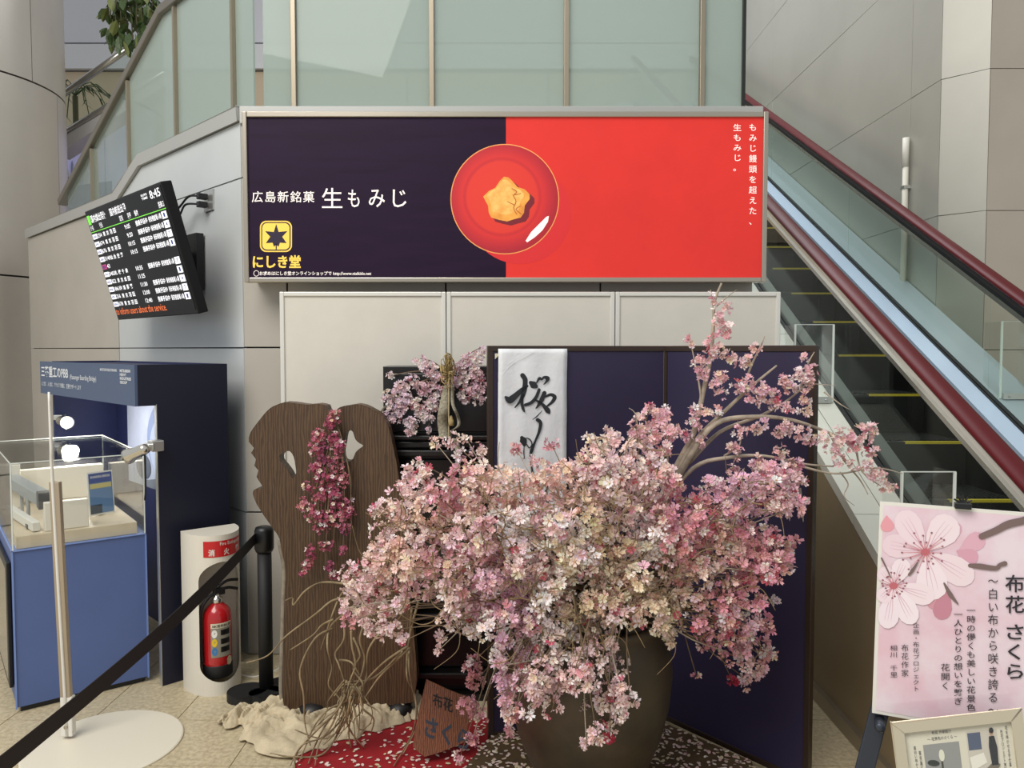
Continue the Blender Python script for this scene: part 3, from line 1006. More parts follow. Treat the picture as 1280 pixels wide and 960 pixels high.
# ------------------------------------------------------------------ purple folding screen with scroll
ZSC = 1.565
pts_s = [at(609, 437, 2.98), at(833, 434, 3.14), at(1022, 431, 2.64)]
pts_s = [Vector((p.x, p.y, 0)) for p in pts_s]
fsn = thing('folding_screen', 'purple two leaf folding screen with dark brown frame', 'folding screen', (pts_s[1].x, pts_s[1].y, 0))
pur = mat('screen_purple', (44, 36, 68), .55, 0, var=.08, scale=2, bump=.08, bscale=300)
brn = mat('screen_frame_brown', (52, 38, 30), .4)
for i in range(2):
    p, q = pts_s[i], pts_s[i + 1]
    d = (q - p); L = d.length; d.normalize(); nn = Vector((d.y, -d.x, 0))
    ax = (d, nn, UP); mid = (p + q) / 2
    lf = MB(); lf.box(mid + UP * (ZSC / 2 + .01), (L - .03, .018, ZSC - .05), ax); lf = lf.build('leaf', pur, fsn)
    for s in (-1, 1):
        if i == 0 and s == 1 or i == 1 and s == -1:
            w_ = .006
        else:
            w_ = .022
        b = MB(); b.box(mid + d * s * (L / 2 - w_ / 2) + UP * (ZSC / 2 + .005), (w_, .026, ZSC - .01), ax); b.build('stile', brn, lf, bevel=.002)
    for z in (ZSC - .011, .03):
        b = MB(); b.box(mid + UP * z, (L - .002, .027, .022), ax); b.build('rail', brn, lf, bevel=.002)
    if i == 0:
        b = MB(); c = p + d * .028 + nn * .012 + UP * (ZSC - .03)
        b.prism([[c, c + d * .022, c - UP * .022]], nn * .002); b.build('corner_tab', mat('pale_tab', (226, 220, 190), .5), lf)

d0 = (pts_s[1] - pts_s[0]).normalized(); n0 = Vector((d0.y, -d0.x, 0))
scp = Plane(pts_s[0] + n0 * .016, n0)
scl = thing('calligraphy_banner', 'white cloth banner with black brush calligraphy hanging on the purple screen', 'banner', scp(665, 800))
nx, nz = 14, 60
vs = []; fs = []
for j in range(nz + 1):
    for i in range(nx + 1):
        px = 622.5 + (708.5 - 622.5) * i / nx; py = 436 + (800 - 436) * j / nz
        wv = .0022 * math.sin(i * 1.1 + j * .16) + .0018 * math.sin(j * .5 - i * .35) + .0015 * random.random()
        vs.append(scp(px - (py - 436) * .006, py, .004 + wv * (j > 0)))
for j in range(nz):
    for i in range(nx):
        a = j * (nx + 1) + i
        fs.append((a, a + 1, a + nx + 2, a + nx + 1))
b = MB(); b.add(vs, fs); o = b.build('cloth', mat('banner_cloth', (230, 232, 234), .6, 0, bump=.15, bscale=60), scl, smooth=True)
sol = o.modifiers.new('thick', 'SOLIDIFY'); sol.thickness = .0012
ink = mat('ink', (38, 42, 46), .5)
zz = lambda x, y: scp(600 + x / 4.923, 425 + y / 4.923, .0105)
b = MB()
for s in ([(258, 217, 22), (274, 245, 24), (270, 300, 24), (256, 350, 18), (236, 385, 12), (212, 414, 6)],
          [(156, 352, 14), (180, 368, 36), (215, 342, 28), (255, 305, 20), (288, 282, 10)],
          [(262, 335, 10), (254, 380, 15), (261, 420, 14), (270, 440, 6)],
          [(308, 262, 18), (325, 275, 36), (340, 284, 20)],
          [(344, 264, 6), (362, 235, 14), (376, 242, 9), (390, 229, 12), (412, 236, 22), (405, 255, 11), (388, 273, 4)],
          [(360, 305, 14), (342, 350, 16), (312, 384, 16), (275, 398, 14)],
          [(392, 325, 20), (376, 365, 22), (352, 405, 12), (340, 420, 4)],
          [(335, 366, 8), (380, 395, 14), (412, 432, 26), (421, 446, 12)],
          [(395, 350, 8), (430, 335, 14), (455, 350, 20), (440, 380, 15), (410, 405, 8)],
          [(378, 435, 3), (345, 470, 6), (320, 488, 2)],
          [(350, 490, 18), (369, 510, 17), (357, 570, 13), (336, 620, 10), (313, 680, 16), (305, 712, 8)],
          [(254, 600, 18), (262, 615, 36), (269, 637, 22)], [(282, 600, 4), (305, 612, 6), (316, 640, 6), (300, 662, 5), (284, 640, 4)],
          [(268, 640, 3), (266, 690, 5), (270, 728, 3)],
          [(308, 740, 6), (320, 810, 9), (350, 880, 12), (387, 945, 8)], [(285, 825, 4), (320, 880, 9), (360, 925, 5)],
          [(120, 870, 4), (150, 900, 10), (175, 880, 6)], [(420, 880, 5), (405, 920, 10), (385, 950, 6)]):
    b = MB(); stroke(b, [(x_, y_, w_ * 1.28) for x_, y_, w_ in s], zz, 5); b.build('brush_stroke', ink, scl)
b = MB()
for s in ([(130, 220, 3), (200, 140, 5), (300, 85, 6), (350, 62, 2)], [(170, 150, 3), (230, 100, 5), (310, 65, 2)]):
    stroke(b, s, lambda x, y: scp(600 + x / 4.923, 425 + y / 4.923, .0102), 5)
b.build('woven_wave', mat('banner_sheen', (240, 241, 243), .3), scl)

# ------------------------------------------------------------------ exhibition booth (turned 45 degrees)
E1 = Vector((R2, R2, 0)); E2 = Vector((-R2, R2, 0))
BO = Vector((-1.61, 3.48, 0)); BC = BO - E1 * .093
booth = thing('exhibit_booth', 'navy exhibit booth with blue grey header above the acrylic case', 'booth', BC + E2 * .7)
navy = mat('booth_navy', (26, 34, 78), .5)
head_m = mat('header_blue', (72, 88, 116), .5)
HT = 1.482


def bo(a, c, z):
    return BC + E1 * a + E2 * c + UP * z


def bbox(mb, a0, a1, c0, c1, z0, z1):
    return mb.hexa([bo(a0, c0, z0), bo(a1, c0, z0), bo(a1, c1, z0), bo(a0, c1, z0), bo(a0, c0, z1), bo(a1, c0, z1), bo(a1, c1, z1), bo(a0, c1, z1)])


b = MB(); bbox(b, .093, .425, 0, .022, 0, HT); b.build('side_panel', mat('booth_navy_outer', (14, 17, 40), .55), booth)
b = MB(); bbox(b, .09, .093, -.001, .023, 0, HT - .18); b.build('edge_strip', alu, booth)
b = MB(); bbox(b, .40, .425, .022, 1.5, 0, HT); b.build('back_panel', navy, booth)
b = MB(); bbox(b, .06, .425, 1.5, 1.525, 0, HT); b.build('end_panel', navy, booth)
b = MB(); bbox(b, 0, .012, -.0, 1.53, HT - .185, HT); hd = b.build('header', head_m, booth)
b = MB(); bbox(b, .012, .093, 0.0, .022, HT - .185, HT); b.build('header_return', mat('booth_navy_outer', (14, 17, 40)), booth)
b = MB(); bbox(b, .012, .42, .03, 1.52, HT - .03, HT - .01); b.build('canopy', navy, booth)
b = MB(); bbox(b, .10, .30, .35, .95, HT - .055, HT - .032); b.build('fill_panel', mat('booth_fill_glow', (255, 250, 240), .5, emit=2.6), booth)  # glowing panel added to brighten the dark booth inside, no real fixture
hm = uvmap(bo(-.0015, 1.53, HT), -E2 * 1.53, -UP * .185, (0, 0, 0))
wtp = mat('header_white', (225, 228, 232), .5)
for s_, r_, bd_ in (('三菱重工のPBB', (.02, .14, .36, .48), .02), ('(Passenger Boarding Bridge)', (.38, .34, .66, .52), .006), ('人と空に　人と街に　アクセスで快適に　空港をサポートします', (.02, .62, .5, .76), .008),
                    ('MOVE THE WORLD FORWARD', (.70, .12, .855, .19), .02), ('MITSUBISHI\nHEAVY\nINDUSTRIES\nGROUP', (.88, .12, .975, .48), .03)):
    letter(hd, hm, wtp, s_, r_, bd_)
# picture of an aircraft nose on the back panel
pm = uvmap(bo(.398, 1.30, HT - .10), -E2 * 1.27, -UP * .62, (0, 0, 0))
b = MB(); b.quad(pm(0, 0), pm(1, 0), pm(1, 1), pm(0, 1)); pic = b.build('aircraft_poster', mat('poster_sky', (198, 208, 236), .35, 0, var=.12, scale=3), booth)


def pshape(poly, m, off, name='aircraft_print'):
    b = MB(); b.flat([[pm(u, v) - E1 * off for u, v in poly]]); b.build(name, m, pic)


pshape(ell(.55, .55, .30, .42, 30), mat('plane_white', (140, 156, 200), .4), .0015)
pshape(ell(.53, .62, .25, .35, 30), mat('plane_lit', (178, 192, 224), .4), .002)
pshape([(.36, .36), (.50, .28), (.66, .30), (.76, .46), (.66, .42), (.52, .38), (.38, .44)], mat('cockpit', (44, 52, 66), .3), .003)
pshape([(.2, .95), (.42, .88), (.6, .9), (.9, .86), (.9, 1.0), (.2, 1.0)], mat('apron', (120, 126, 140), .4), .003)
pshape(ell(.2, .82, .09, .12, 20), mat('engine', (90, 98, 116), .4), .003)
pshape(ell(.86, .78, .07, .11, 20), mat('engine', (90, 98, 116), .4), .003)

# spotlights of the booth, plus a copy built for one lamp's reflection
chrome = mat('chrome', (214, 210, 200), .15, .95)
bulb_m = mat('lit_bulb', (255, 250, 235), .5, emit=40)


def spot(pos, aim, base, label, lit_=True):
    pos, aim, base = Vector(pos), Vector(aim).normalized(), Vector(base)
    t = thing('spot_lamp', label, 'lamp', base)
    x = aim.orthogonal().normalized(); ax = (x, aim.cross(x), aim)
    b = MB(); b.lathe(pos - aim * .05, [(.008, -.02), (.022, -.012), (.025, .0), (.026, .06), (.034, .085), (.036, .10), (.033, .10)], 20, ax); b.build('shell', chrome, t, smooth=True)
    b = MB(); b.lathe(pos + aim * .045, [(.030, 0), (.027, .010), (.012, .016)], 20, ax); b.build('bulb', bulb_m if lit_ else mat('lamp_glass', (120, 120, 116), .1), t, smooth=True)
    b = MB(); b.tube([pos - aim * .06, base], .007, 8); b.build('arm', chrome, t, smooth=True)
    b = MB(); b.box(base, (.05, .05, .03)); b.build('clamp', alu, t, bevel=.004)
    return t


l1 = at(80, 527, 4.25); l2 = at(82, 568, 4.25)
e_ = bo(.08, 1.49, 0)
spot(l1, (.75, -.66, -.05), bo(.085, 1.487, l1.z), 'bright lit spot lamp under the booth header, the upper one')
spot(l2, (.75, -.66, -.05), bo(.085, 1.487, l2.z), 'bright copy of the upper spot lamp, standing for its reflection in the acrylic top')  # lamp body added in place of the upper lamp's reflection
for p in (l1, l2):  # the second light belongs to the added reflection copy
    d = bpy.data.lights.new('spot_lamp_light', 'POINT'); d.energy = 3.5; d.shadow_soft_size = .03; d.color = (1, .95, .85)
    o = bpy.data.objects.new('spot_lamp_light', d); COL.objects.link(o); o.location = p + Vector((.09, -.08, -.01))
cb = bo(.075, .0, at(196, 556, 3.42).z)
t = spot(at(170, 566, 3.40), (-.86, .3, -.35), at(188, 558, 3.44), 'silver clip lamp pointing inward from the navy panel edge', False)
b = MB(); b.box(at(195, 557, 3.455), (.055, .05, .05), (E1, E2, UP)); b.build('clip_block', alu, t, bevel=.005)
b = MB(); b.tube([at(181, 568, 3.43), at(182, 610, 3.44), at(181, 625, 3.46)], .004, 6, 4); b.build('cable', rubber, t)

# ------------------------------------------------------------------ plinth with acrylic case
P0 = fl(20, 893); PE = fl(187, 852) - P0; PL = PE.length; P1 = PE.normalized(); P2 = Vector((-P1.y, P1.x, 0))


def pl(a, c, z):
    return P0 + P1 * a + P2 * c + UP * z


def pbox(mb, a0, a1, c0, c1, z0, z1):
    return mb.hexa([pl(a0, c0, z0), pl(a1, c0, z0), pl(a1, c1, z0), pl(a0, c1, z0), pl(a0, c0, z1), pl(a1, c0, z1), pl(a1, c1, z1), pl(a0, c1, z1)])


ZP = .70; DP = .98
plinth = thing('display_plinth', 'blue display plinth carrying an acrylic case of models', 'plinth', pl(PL / 2, DP / 2, 0))
pb = mat('plinth_blue', (86, 106, 158), .5, 0, var=.04, scale=2)
b = MB(); pbox(b, .006, PL - .006, .006, DP, .025, ZP - .004); b.build('body', pb, plinth)
b = MB(); pbox(b, .02, PL - .02, .02, DP - .02, 0, .025); b.build('kick_base', black, plinth)
edge_m = mat('plinth_edge', (120, 146, 206), .4)
for a in (0, PL - .006):
    b = MB(); pbox(b, a, a + .006, 0, .006, .02, ZP); b.build('corner_trim', edge_m, plinth)
b = MB(); pbox(b, 0, PL, 0, DP, ZP - .004, ZP); b.build('top_board', edge_m, plinth)
b = MB(); pbox(b, -.012, .004, .10, .78, .08, .63); mo = b.build('monitor', black, plinth, bevel=.004)
b = MB(); pbox(b, -.014, -.012, .13, .75, .11, .60); b.build('monitor_glass', mat('monitor_dim', (128, 122, 112), .12), mo)
case = thing('acrylic_case', 'clear acrylic case covering the models on the blue plinth', 'display case', pl(PL / 2, DP / 2, ZP))
ZC = 1.065; w = .006
for a0, a1, c0, c1, nm in ((.004, PL - .004, .004, .004 + w, 'front_pane'), (.004, .004 + w, .01, DP - .01, 'side_pane'), (PL - .004 - w, PL - .004, .01, DP - .01, 'side_pane'), (.004, PL - .004, DP - .01, DP - .004, 'back_pane')):
    b = MB(); pbox(b, a0, a1, c0, c1, ZP + .001, ZC); b.build(nm, clear, case)
b = MB(); pbox(b, .004, PL - .004, .004, DP - .004, ZC + .0005, ZC + .006); b.build('top_pane', clear, case)
em = mat('acrylic_edge', (222, 228, 222), .2)
for a in (.003, PL - .008):
    for c in (.003, DP - .008):
        b = MB(); pbox(b, a, a + .005, c, c + .005, ZP + .001, ZC + .006); b.build('polished_edge', em, case)
for c in (.003, DP - .007):
    b = MB(); pbox(b, .004, PL - .004, c, c + .004, ZC + .004, ZC + .008); b.build('polished_edge', em, case)
for a in (.003, PL - .007):
    b = MB(); pbox(b, a, a + .004, .004, DP - .004, ZC + .004, ZC + .008); b.build('polished_edge', em, case)
b = MB(); pbox(b, .02, PL - .035, .02, DP - .04, ZP + .001, ZP + .055)
tray = tag(b.build('model_tray', mat('tray_beech', (214, 198, 172), .5, 0, var=.06, scale=5), bevel=.002), 'pale wooden tray inside the acrylic case', 'tray')
ZM = ZP + .056
wm = mat('model_white', (228, 222, 210), .5)
b = MB(); pbox(b, .13, .30, .05, .09, ZM, ZM + .125); o = b.build('model_block', wm, bevel=.003); tag(o, 'plain cream block on the tray in front of the card', 'block')
b = MB(); pbox(b, .10, .50, .84, .90, ZM, ZM + .17); o = b.build('model_wall', wm, bevel=.003); tag(o, 'long white model terminal wall along the rear of the tray', 'model')
# information card on its stand
cd = thing('information_card', 'tilted blue and white information card inside the acrylic case', 'card', pl(.36, .26, ZM))
cu_, cv_ = P1 * .94 + P2 * .34, UP * .96 + P2 * .26
cn = cu_.cross(cv_).normalized()
cc = pl(.335, .25, ZM + .004)
b = MB(); b.prism([[cc, cc + cu_ * .125, cc + cu_ * .125 + cv_ * .21, cc + cv_ * .21]], -cn * .008); b.build('frame', white, cd)
cm = uvmap(cc + cv_ * .202 + cu_ * .006, cu_ * .113, -cv_ * .194, cn * .0015)
for nm, r_, c_ in (('card_print', (0, 0, 1, 1), (96, 128, 168)), ('card_print', (0, 0, 1, .24), (52, 74, 140)), ('card_print', (.04, .26, .96, .38), (196, 184, 120)), ('card_print', (.0, .78, .5, 1.0), (60, 70, 84))):
    b = MB(); o_ = .0004 * (r_ != (0, 0, 1, 1))
    b.quad(*[cm(u, v) + cn * o_ for u, v in ((r_[0], r_[1]), (r_[2], r_[1]), (r_[2], r_[3]), (r_[0], r_[3]))]); b.build(nm, mat('card_%d_%d_%d' % c_, c_, .4), cd)
b = MB(); text(b, 'BOARDING BRIDGE', (.08, .06, .92, .12), lambda u, v: cm(u, v) + cn * .0008, .02); b.build('lettering', white, cd)
b = MB(); b.prism([[cc + cu_ * .05 - cn * .01, cc + cu_ * .075 - cn * .01, cc + cu_ * .075 - cn * .07, cc + cu_ * .05 - cn * .07]], UP * .004); b.build('stand_foot', alu, cd)
# boarding bridge model
br = thing('bridge_model', 'grey scale model of a passenger boarding bridge in the case', 'model', pl(.08, .45, ZM))
gm = mat('model_grey', (168, 172, 174), .4, .3)


def beam(mb, p, q, w_, h_):
    d = (q - p); L = d.length; d.normalize(); s_ = d.cross(UP).normalized()
    mb.box((p + q) / 2, (L, w_, h_), (d, s_, s_.cross(d)))


b = MB(); beam(b, pl(.07, .72, ZM + .14), pl(.15, .24, ZM + .115), .06, .055); b.build('tunnel', gm, br, bevel=.003)
for k in range(8):
    f_ = k / 8
    p = pl(.07, .72, ZM + .145).lerp(pl(.15, .24, ZM + .12), f_ + .06)
    b = MB(); b.box(p - P2 * 0 + P1 * .031, (.004, .035, .025), (P1, P2, UP)); b.build('window', mat('model_window', (60, 64, 70), .2), br)
b = MB(); b.box(pl(.16, .20, ZM + .115), (.08, .07, .075), (P1, P2, UP)); b.build('cab', mat('model_dark', (84, 84, 86), .4), br, bevel=.003)
for c in (.62, .36):
    b = MB(); b.tube([pl(.10, c, ZM), pl(.10, c, ZM + .11)], .008, 8); b.build('support_leg', gm, br)
b = MB(); b.box(pl(.06, .76, ZM + .11), (.09, .09, .22), (P1, P2, UP)); b.build('rotunda', wm, br, bevel=.004)
b = MB(); beam(b, pl(.04, .55, ZM + .03), pl(.10, .07, ZM + .022), .03, .04); o = b.build('model_rail', white, bevel=.003)
tag(o, 'white lettered bar lying low at the front of the tray', 'bar')
bt = MB()
s0, s1 = pl(.04, .55, ZM + .03), pl(.10, .07, ZM + .022)
dm = (s1 - s0).normalized(); sn = dm.cross(UP).normalized()
if sn.dot(P1) < 0:
    sn = -sn
text(bt, 'MITSUBISHI HEAVY INDUSTRIES', (.45, .3, .95, .65), uvmap(s0 + sn * .0155 + UP * .018, (s1 - s0), -UP * .04, (0, 0, 0)), .01)
bt.build('lettering', mat('ink_blue', (50, 60, 90), .5), o)
b = MB(); b.box(pl(.09, .17, ZM + .012), (.04, .06, .02), (P1, P2, UP)); o = b.build('model_cart', mat('model_dark', (84, 84, 86)), bevel=.004); tag(o, 'small dark model cart on the tray', 'model')

# ------------------------------------------------------------------ thin pole stand with round base
pz = fl(86, 925); st = thing('pole_stand', 'slender cream metal pole on a flat round base plate', 'stand', pz)
cream = mat('stand_cream', (214, 204, 184), .4)
bc_ = fl(131, 932)
b = MB(); b.lathe(bc_, [(.285, 0), (.285, .006), (.28, .009)], 48); b.build('base_plate', mat('plate_cream', (226, 218, 198), .42), st)
top_ = at(69, 602, pz.y - .02); tip = at(61, 490, pz.y - .03)
b = MB(); b.box((pz + UP * .02 + top_) / 2, (.040, .022, (top_ - pz).length - .02), (Vector((1, 0, 0)), Vector((0, 1, 0)), (top_ - pz).normalized())); b.build('pole', mat('stand_pole', (176, 162, 142), .35, .4), st, bevel=.003)
b = MB(); b.tube([at(63, 930, pz.y - .02) * 0 + at(84, 920, pz.y - .014), at(66, 610, pz.y - .03), at(64, 560, pz.y - .04), tip], [.006, .006, .006, .004], 8, 4); b.build('rod', white, st, smooth=True)
b = MB(); b.box(pz + UP * .10, (.046, .03, .16)); br_ = b.build('bracket', white, st, bevel=.004)
for z in (.06, .12):
    b = MB(); b.lathe(pz + Vector((0, -.016, z)), [(.008, 0), (.008, .004)], 12, (Vector((1, 0, 0)), UP, Vector((0, -1, 0)))); b.build('bolt', steel_dull, br_)

# ------------------------------------------------------------------ barrier post and belt
qz = fl(333, 868)
bp_ = thing('barrier_post', 'black belt barrier post beside the fire extinguisher box', 'barrier post', qz)
b = MB(); b.tube([qz + UP * .02, qz + UP * .66], .031, 20); b.build('pole', rubber, bp_, smooth=True)
b = MB(); b.lathe(qz, [(.036, .65), (.042, .665), (.042, .745), (.036, .76), (.02, .765)], 20); b.build('head', black, bp_, smooth=True)
for ang, L in ((205, .16), (25, .13), (-75, .10)):
    a_ = math.radians(ang); d = Vector((math.cos(a_), math.sin(a_), 0)); s_ = Vector((-d.y, d.x, 0))
    vs = [qz + d * (L * .5 + math.cos(k * math.pi / 10) * L * .55) + s_ * math.sin(k * math.pi / 10) * .075 for k in range(20)]
    b = MB(); b.prism([vs], UP * .035); b.build('foot', rubber, bp_, bevel=.012)
belt0 = qz + UP * .715 + Vector((-.03, -.03, 0)); belt1 = at(-20, 975, 1.45)
nb = 24
b = MB(); vs = []; fs = []
for i in range(nb + 1):
    f_ = i / nb; p = belt0.lerp(belt1, f_) - UP * .03 * math.sin(math.pi * f_)
    tw_ = .12 * math.sin(f_ * 5)
    d = (belt1 - belt0).normalized().cross(UP)
    for s_ in (-.024, .024):
        for th2 in (-.001, .001):
            vs.append(p + UP * s_ + d * (tw_ * s_ + th2))
for i in range(nb):
    a_ = i * 4; c = a_ + 4
    fs += [(a_, a_ + 2, c + 2, c), (a_ + 1, c + 1, c + 3, a_ + 3), (a_, c, c + 1, a_ + 1), (a_ + 2, a_ + 3, c + 3, c + 2)]
b.add(vs, fs); o = b.build('barrier_belt', mat('belt_webbing', (24, 20, 20), .8), bp_)

# ------------------------------------------------------------------ fire extinguisher box
FD = Vector((R2, -R2, 0)) * 1.0
FD = Vector((.62, -.785, 0)).normalized(); FW = Vector((-FD.y, FD.x, 0))
if FW.x < 0:
    FW = -FW
xc = fl(231, 861) + FW * .122
xh = .725
box_t = thing('extinguisher_box', 'white rounded fire extinguisher cabinet with red label', 'cabinet', xc)
wb = mat('box_white', (222, 216, 202), .4)


def xo(a, d, z):
    return xc + FW * a + FD * d + UP * z


prof = [(-.122, -.02), (.122, -.02)] + [(.122 * math.cos(w_), .175 * math.sin(w_)) for w_ in [math.pi * k / 28 for k in range(29)]]
b = MB(); b.prism([[xo(a, d, 0) for a, d in prof]], UP * xh)
shell = b.build('shell', wb, box_t)
cut = MB()
hw = .088; z0c, z1c = .06, .605
lp = []
for k in range(17):
    w_ = math.pi * k / 16; lp.append((hw * math.cos(w_), z1c - hw + hw * math.sin(w_)))
for k in range(17):
    w_ = math.pi + math.pi * k / 16; lp.append((hw * math.cos(w_), z0c + .075 + .075 * math.sin(w_)))
cut.prism([[xo(a, .008, z) for a, z in lp]], FD * .4)
cuto = cut.build('cutter', wb)
bm_ = shell.modifiers.new('cut', 'BOOLEAN'); bm_.operation = 'DIFFERENCE'; bm_.object = cuto; bm_.solver = 'EXACT'
bpy.context.view_layer.update()
dg = bpy.context.evaluated_depsgraph_get()
me2 = bpy.data.meshes.new_from_object(shell.evaluated_get(dg))
shell.modifiers.clear(); shell.data = me2
bpy.data.objects.remove(cuto)


def curved(a0, a1, z0, z1, off):
    """maps a label on the curved front"""
    def m(u, v):
        th = math.pi / 2 - (a0 + (a1 - a0) * u)
        return xo((.122 + off) * math.cos(th), (.175 + off) * math.sin(th), z1 + (z0 - z1) * v)
    return m


cm_ = curved(-.62, 1.0, .628, .700, .0012)
vs = [cm_(i / 16, j) for j in (0, 1) for i in range(17)]
b = MB(); b.add(vs, [(i, i + 1, 18 + i, 17 + i) for i in range(16)]); b.build('label', mat('label_red', (196, 30, 34), .4), box_t)
cm2 = curved(-.62, 1.0, .628, .700, .002)
letter(box_t, cm2, white, 'Fire Extinguisher', (.34, .08, .98, .36), .008)
for ch_, u in (('消', .1), ('火', .42), ('器', .74)):
    letter(box_t, cm2, white, ch_, (u, .5, u + .13, .92), .03)
ex = thing('fire_extinguisher', 'red fire extinguisher with black base inside the white cabinet', 'fire extinguisher', xo(.0, .095, .067))
ec = xo(.0, .09, .0666)
rd = mat('extinguisher_red', (178, 24, 30), .22, coat=.5)
b = MB(); b.lathe(ec, [(.062, .05), (.063, .07), (.063, .27), (.058, .295), (.045, .315), (.026, .33), (.022, .335)], 28); b.build('cylinder', rd, ex, smooth=True)
b = MB(); b.lathe(ec, [(.060, 0), (.064, .005), (.064, .055), (.062, .06)], 28); b.build('base_ring', rubber, ex, smooth=True)
b = MB(); b.lathe(ec, [(.024, .332), (.026, .338), (.026, .355), (.016, .36), (.014, .375)], 20); b.build('neck', chrome, ex, smooth=True)
b = MB(); b.box(ec + UP * .382 + FW * .01, (.05, .026, .03), (FW, FD, UP)); b.build('valve', black, ex, bevel=.004)
b = MB(); b.tube([ec + UP * .385, ec + UP * .392 + FW * .05, ec + UP * .378 + FW * .095], .007, 8, 4); b.build('lever', black, ex, smooth=True)
b = MB(); b.tube([ec + UP * .40, ec + UP * .425 + FW * .05, ec + UP * .42 + FW * .10], .007, 8, 4); b.build('lever', black, ex, smooth=True)
b = MB(); b.tube([ec + UP * .375, ec + UP * .36 - FW * .045 + FD * .01, ec + UP * .30 - FW * .078 + FD * .015, ec + UP * .16 - FW * .078 + FD * .015, ec + UP * .075 - FW * .07 + FD * .01], .008, 8, 5); b.build('hose', rubber, ex, smooth=True)


def exm(off):
    def m(u, v):
        th = math.pi / 2 + .75 - 1.5 * u
        return ec + FW * (.063 + off) * math.cos(th) + FD * (.063 + off) * math.sin(th) + UP * (.255 - .155 * v)
    return m


def expatch(u0, v0, u1, v1, m, off):
    n = 10; f_ = exm(off)
    vs = [f_(u0 + (u1 - u0) * i / n, v) for v in (v0, v1) for i in range(n + 1)]
    b = MB(); b.add(vs, [(i, i + 1, n + 2 + i, n + 1 + i) for i in range(n)]); return b.build('label', m, ex)


expatch(0, 0, 1, 1, mat('label_grey', (142, 138, 124), .4), .0008)
expatch(0, 0, 1, .14, mat('label_cream', (214, 206, 180), .4), .0014)
for v0, c_ in ((.18, (232, 230, 224)), (.44, (224, 188, 40)), (.70, (60, 120, 176))):
    f_ = exm(.0016); b = MB(); b.add([f_(u, v) for u, v in ell(.17, v0 + .12, .13, .12, 16)], [tuple(range(16))]); b.build('label', mat('lab_%d' % c_[0], c_, .4), ex)
for v0 in (.2, .46, .7):
    expatch(.45, v0, .9, v0 + .16, black, .0014)
b = MB(); text(b, 'ABC粉末消火器', (.06, .03, .94, .12), exm(.002), .02); b.build('lettering', black, ex)
b = MB(); f_ = exm(.003); b.add([f_(u, v) for u, v in ell(.86, 1.16, .16, .14, 18)], [tuple(range(18))]); b.build('gauge', chrome, ex)

# white cable along the wall foot
b = MB(); b.tube([fl(296, 842), fl(318, 846), fl(345, 838), fl(352, 830)], .005, 6, 5)
tag(b.build('floor_cable', white, smooth=True), 'thin white cable on the floor behind the barrier post', 'cable')

# ------------------------------------------------------------------ poster on easel
yaw = math.radians(24)
pn = Vector((-math.sin(yaw), -math.cos(yaw), 0)) * math.cos(math.radians(5)) + UP * math.sin(math.radians(5))
TLp = at(1100, 627, 1.86)
pp_ = Plane(TLp, pn)
TRp, BLp = pp_(1309, 643), pp_(1090, 891)
BRp = BLp + (TRp - TLp)
poster = thing('blossom_poster', 'pink cherry blossom poster with vertical black lettering on an easel', 'poster', (BLp + BRp) / 2)
b = MB(); b.prism([[TLp, TRp, BRp, BLp]], -pn * .012); b.build('backing_board', white, poster)


def pimg(off):
    return lambda x, y: pp_(x, y, off)


def pz4(off):
    return lambda x, y: pp_(1080 + x / 6.4, 610 + y / 6.4, off)


iu = (TRp - TLp).normalized(); iv = (BLp - TLp).normalized()
pap = mat('poster_paper', (230, 214, 222), .18, 0, var=.1, scale=6, rgb2=(224, 188, 200), coat=.3)
b = MB(); m_ = .008
b.flat([[TLp + iu * m_ + iv * m_ + pn * .0008, TRp - iu * m_ + iv * m_ + pn * .0008, BRp - iu * m_ - iv * m_ + pn * .0008, BLp + iu * m_ - iv * m_ + pn * .0008]]); b.build('print_sheet', pap, poster)


def pprint(polys, rgb, off, mp, name='printed_blossom', var=0.0):
    b = MB()
    for lp in polys:
        b.flat([[mp(off)(x, y) for x, y in lp]])
    return b.build(name, mat('print_%d_%d_%d' % tuple(int(c) for c in rgb), rgb, .2, 0, var=var, scale=30), poster)




def petal(c, tip, w, n=9):
    c, tip = Vector((c[0], c[1])), Vector((tip[0], tip[1])); d = tip - c; L = d.length; d.normalize(); s_ = Vector((-d.y, d.x))
    pr = [(0, .04), (.15, .16), (.35, .36), (.6, .5), (.8, .47), (.93, .33), (1.0, .1)]
    pts = [c + d * L * f_ + s_ * w * h_ for f_, h_ in pr] + [c + d * L * f_ - s_ * w * h_ for f_, h_ in reversed(pr)]
    return [(p.x, p.y) for p in pts]


def vein(c, tip, w, rgb, off):
    b = MB()
    for k in (-.5, 0, .5):
        c2 = Vector(c) ; t2 = Vector(tip); d = (t2 - c2); s_ = Vector((-d.y, d.x)).normalized()
        a = c2 + d * .15; m2 = c2 + d * .5 + s_ * w * .25 * k; e = c2 + d * .82 + s_ * w * .3 * k
        stroke(b, [(a.x, a.y, 7), (m2.x, m2.y, 5), (e.x, e.y, 1.5)], pz4(off), 3)
    b.build('printed_vein', mat('print_%d_%d_%d' % rgb, rgb, .2), poster)


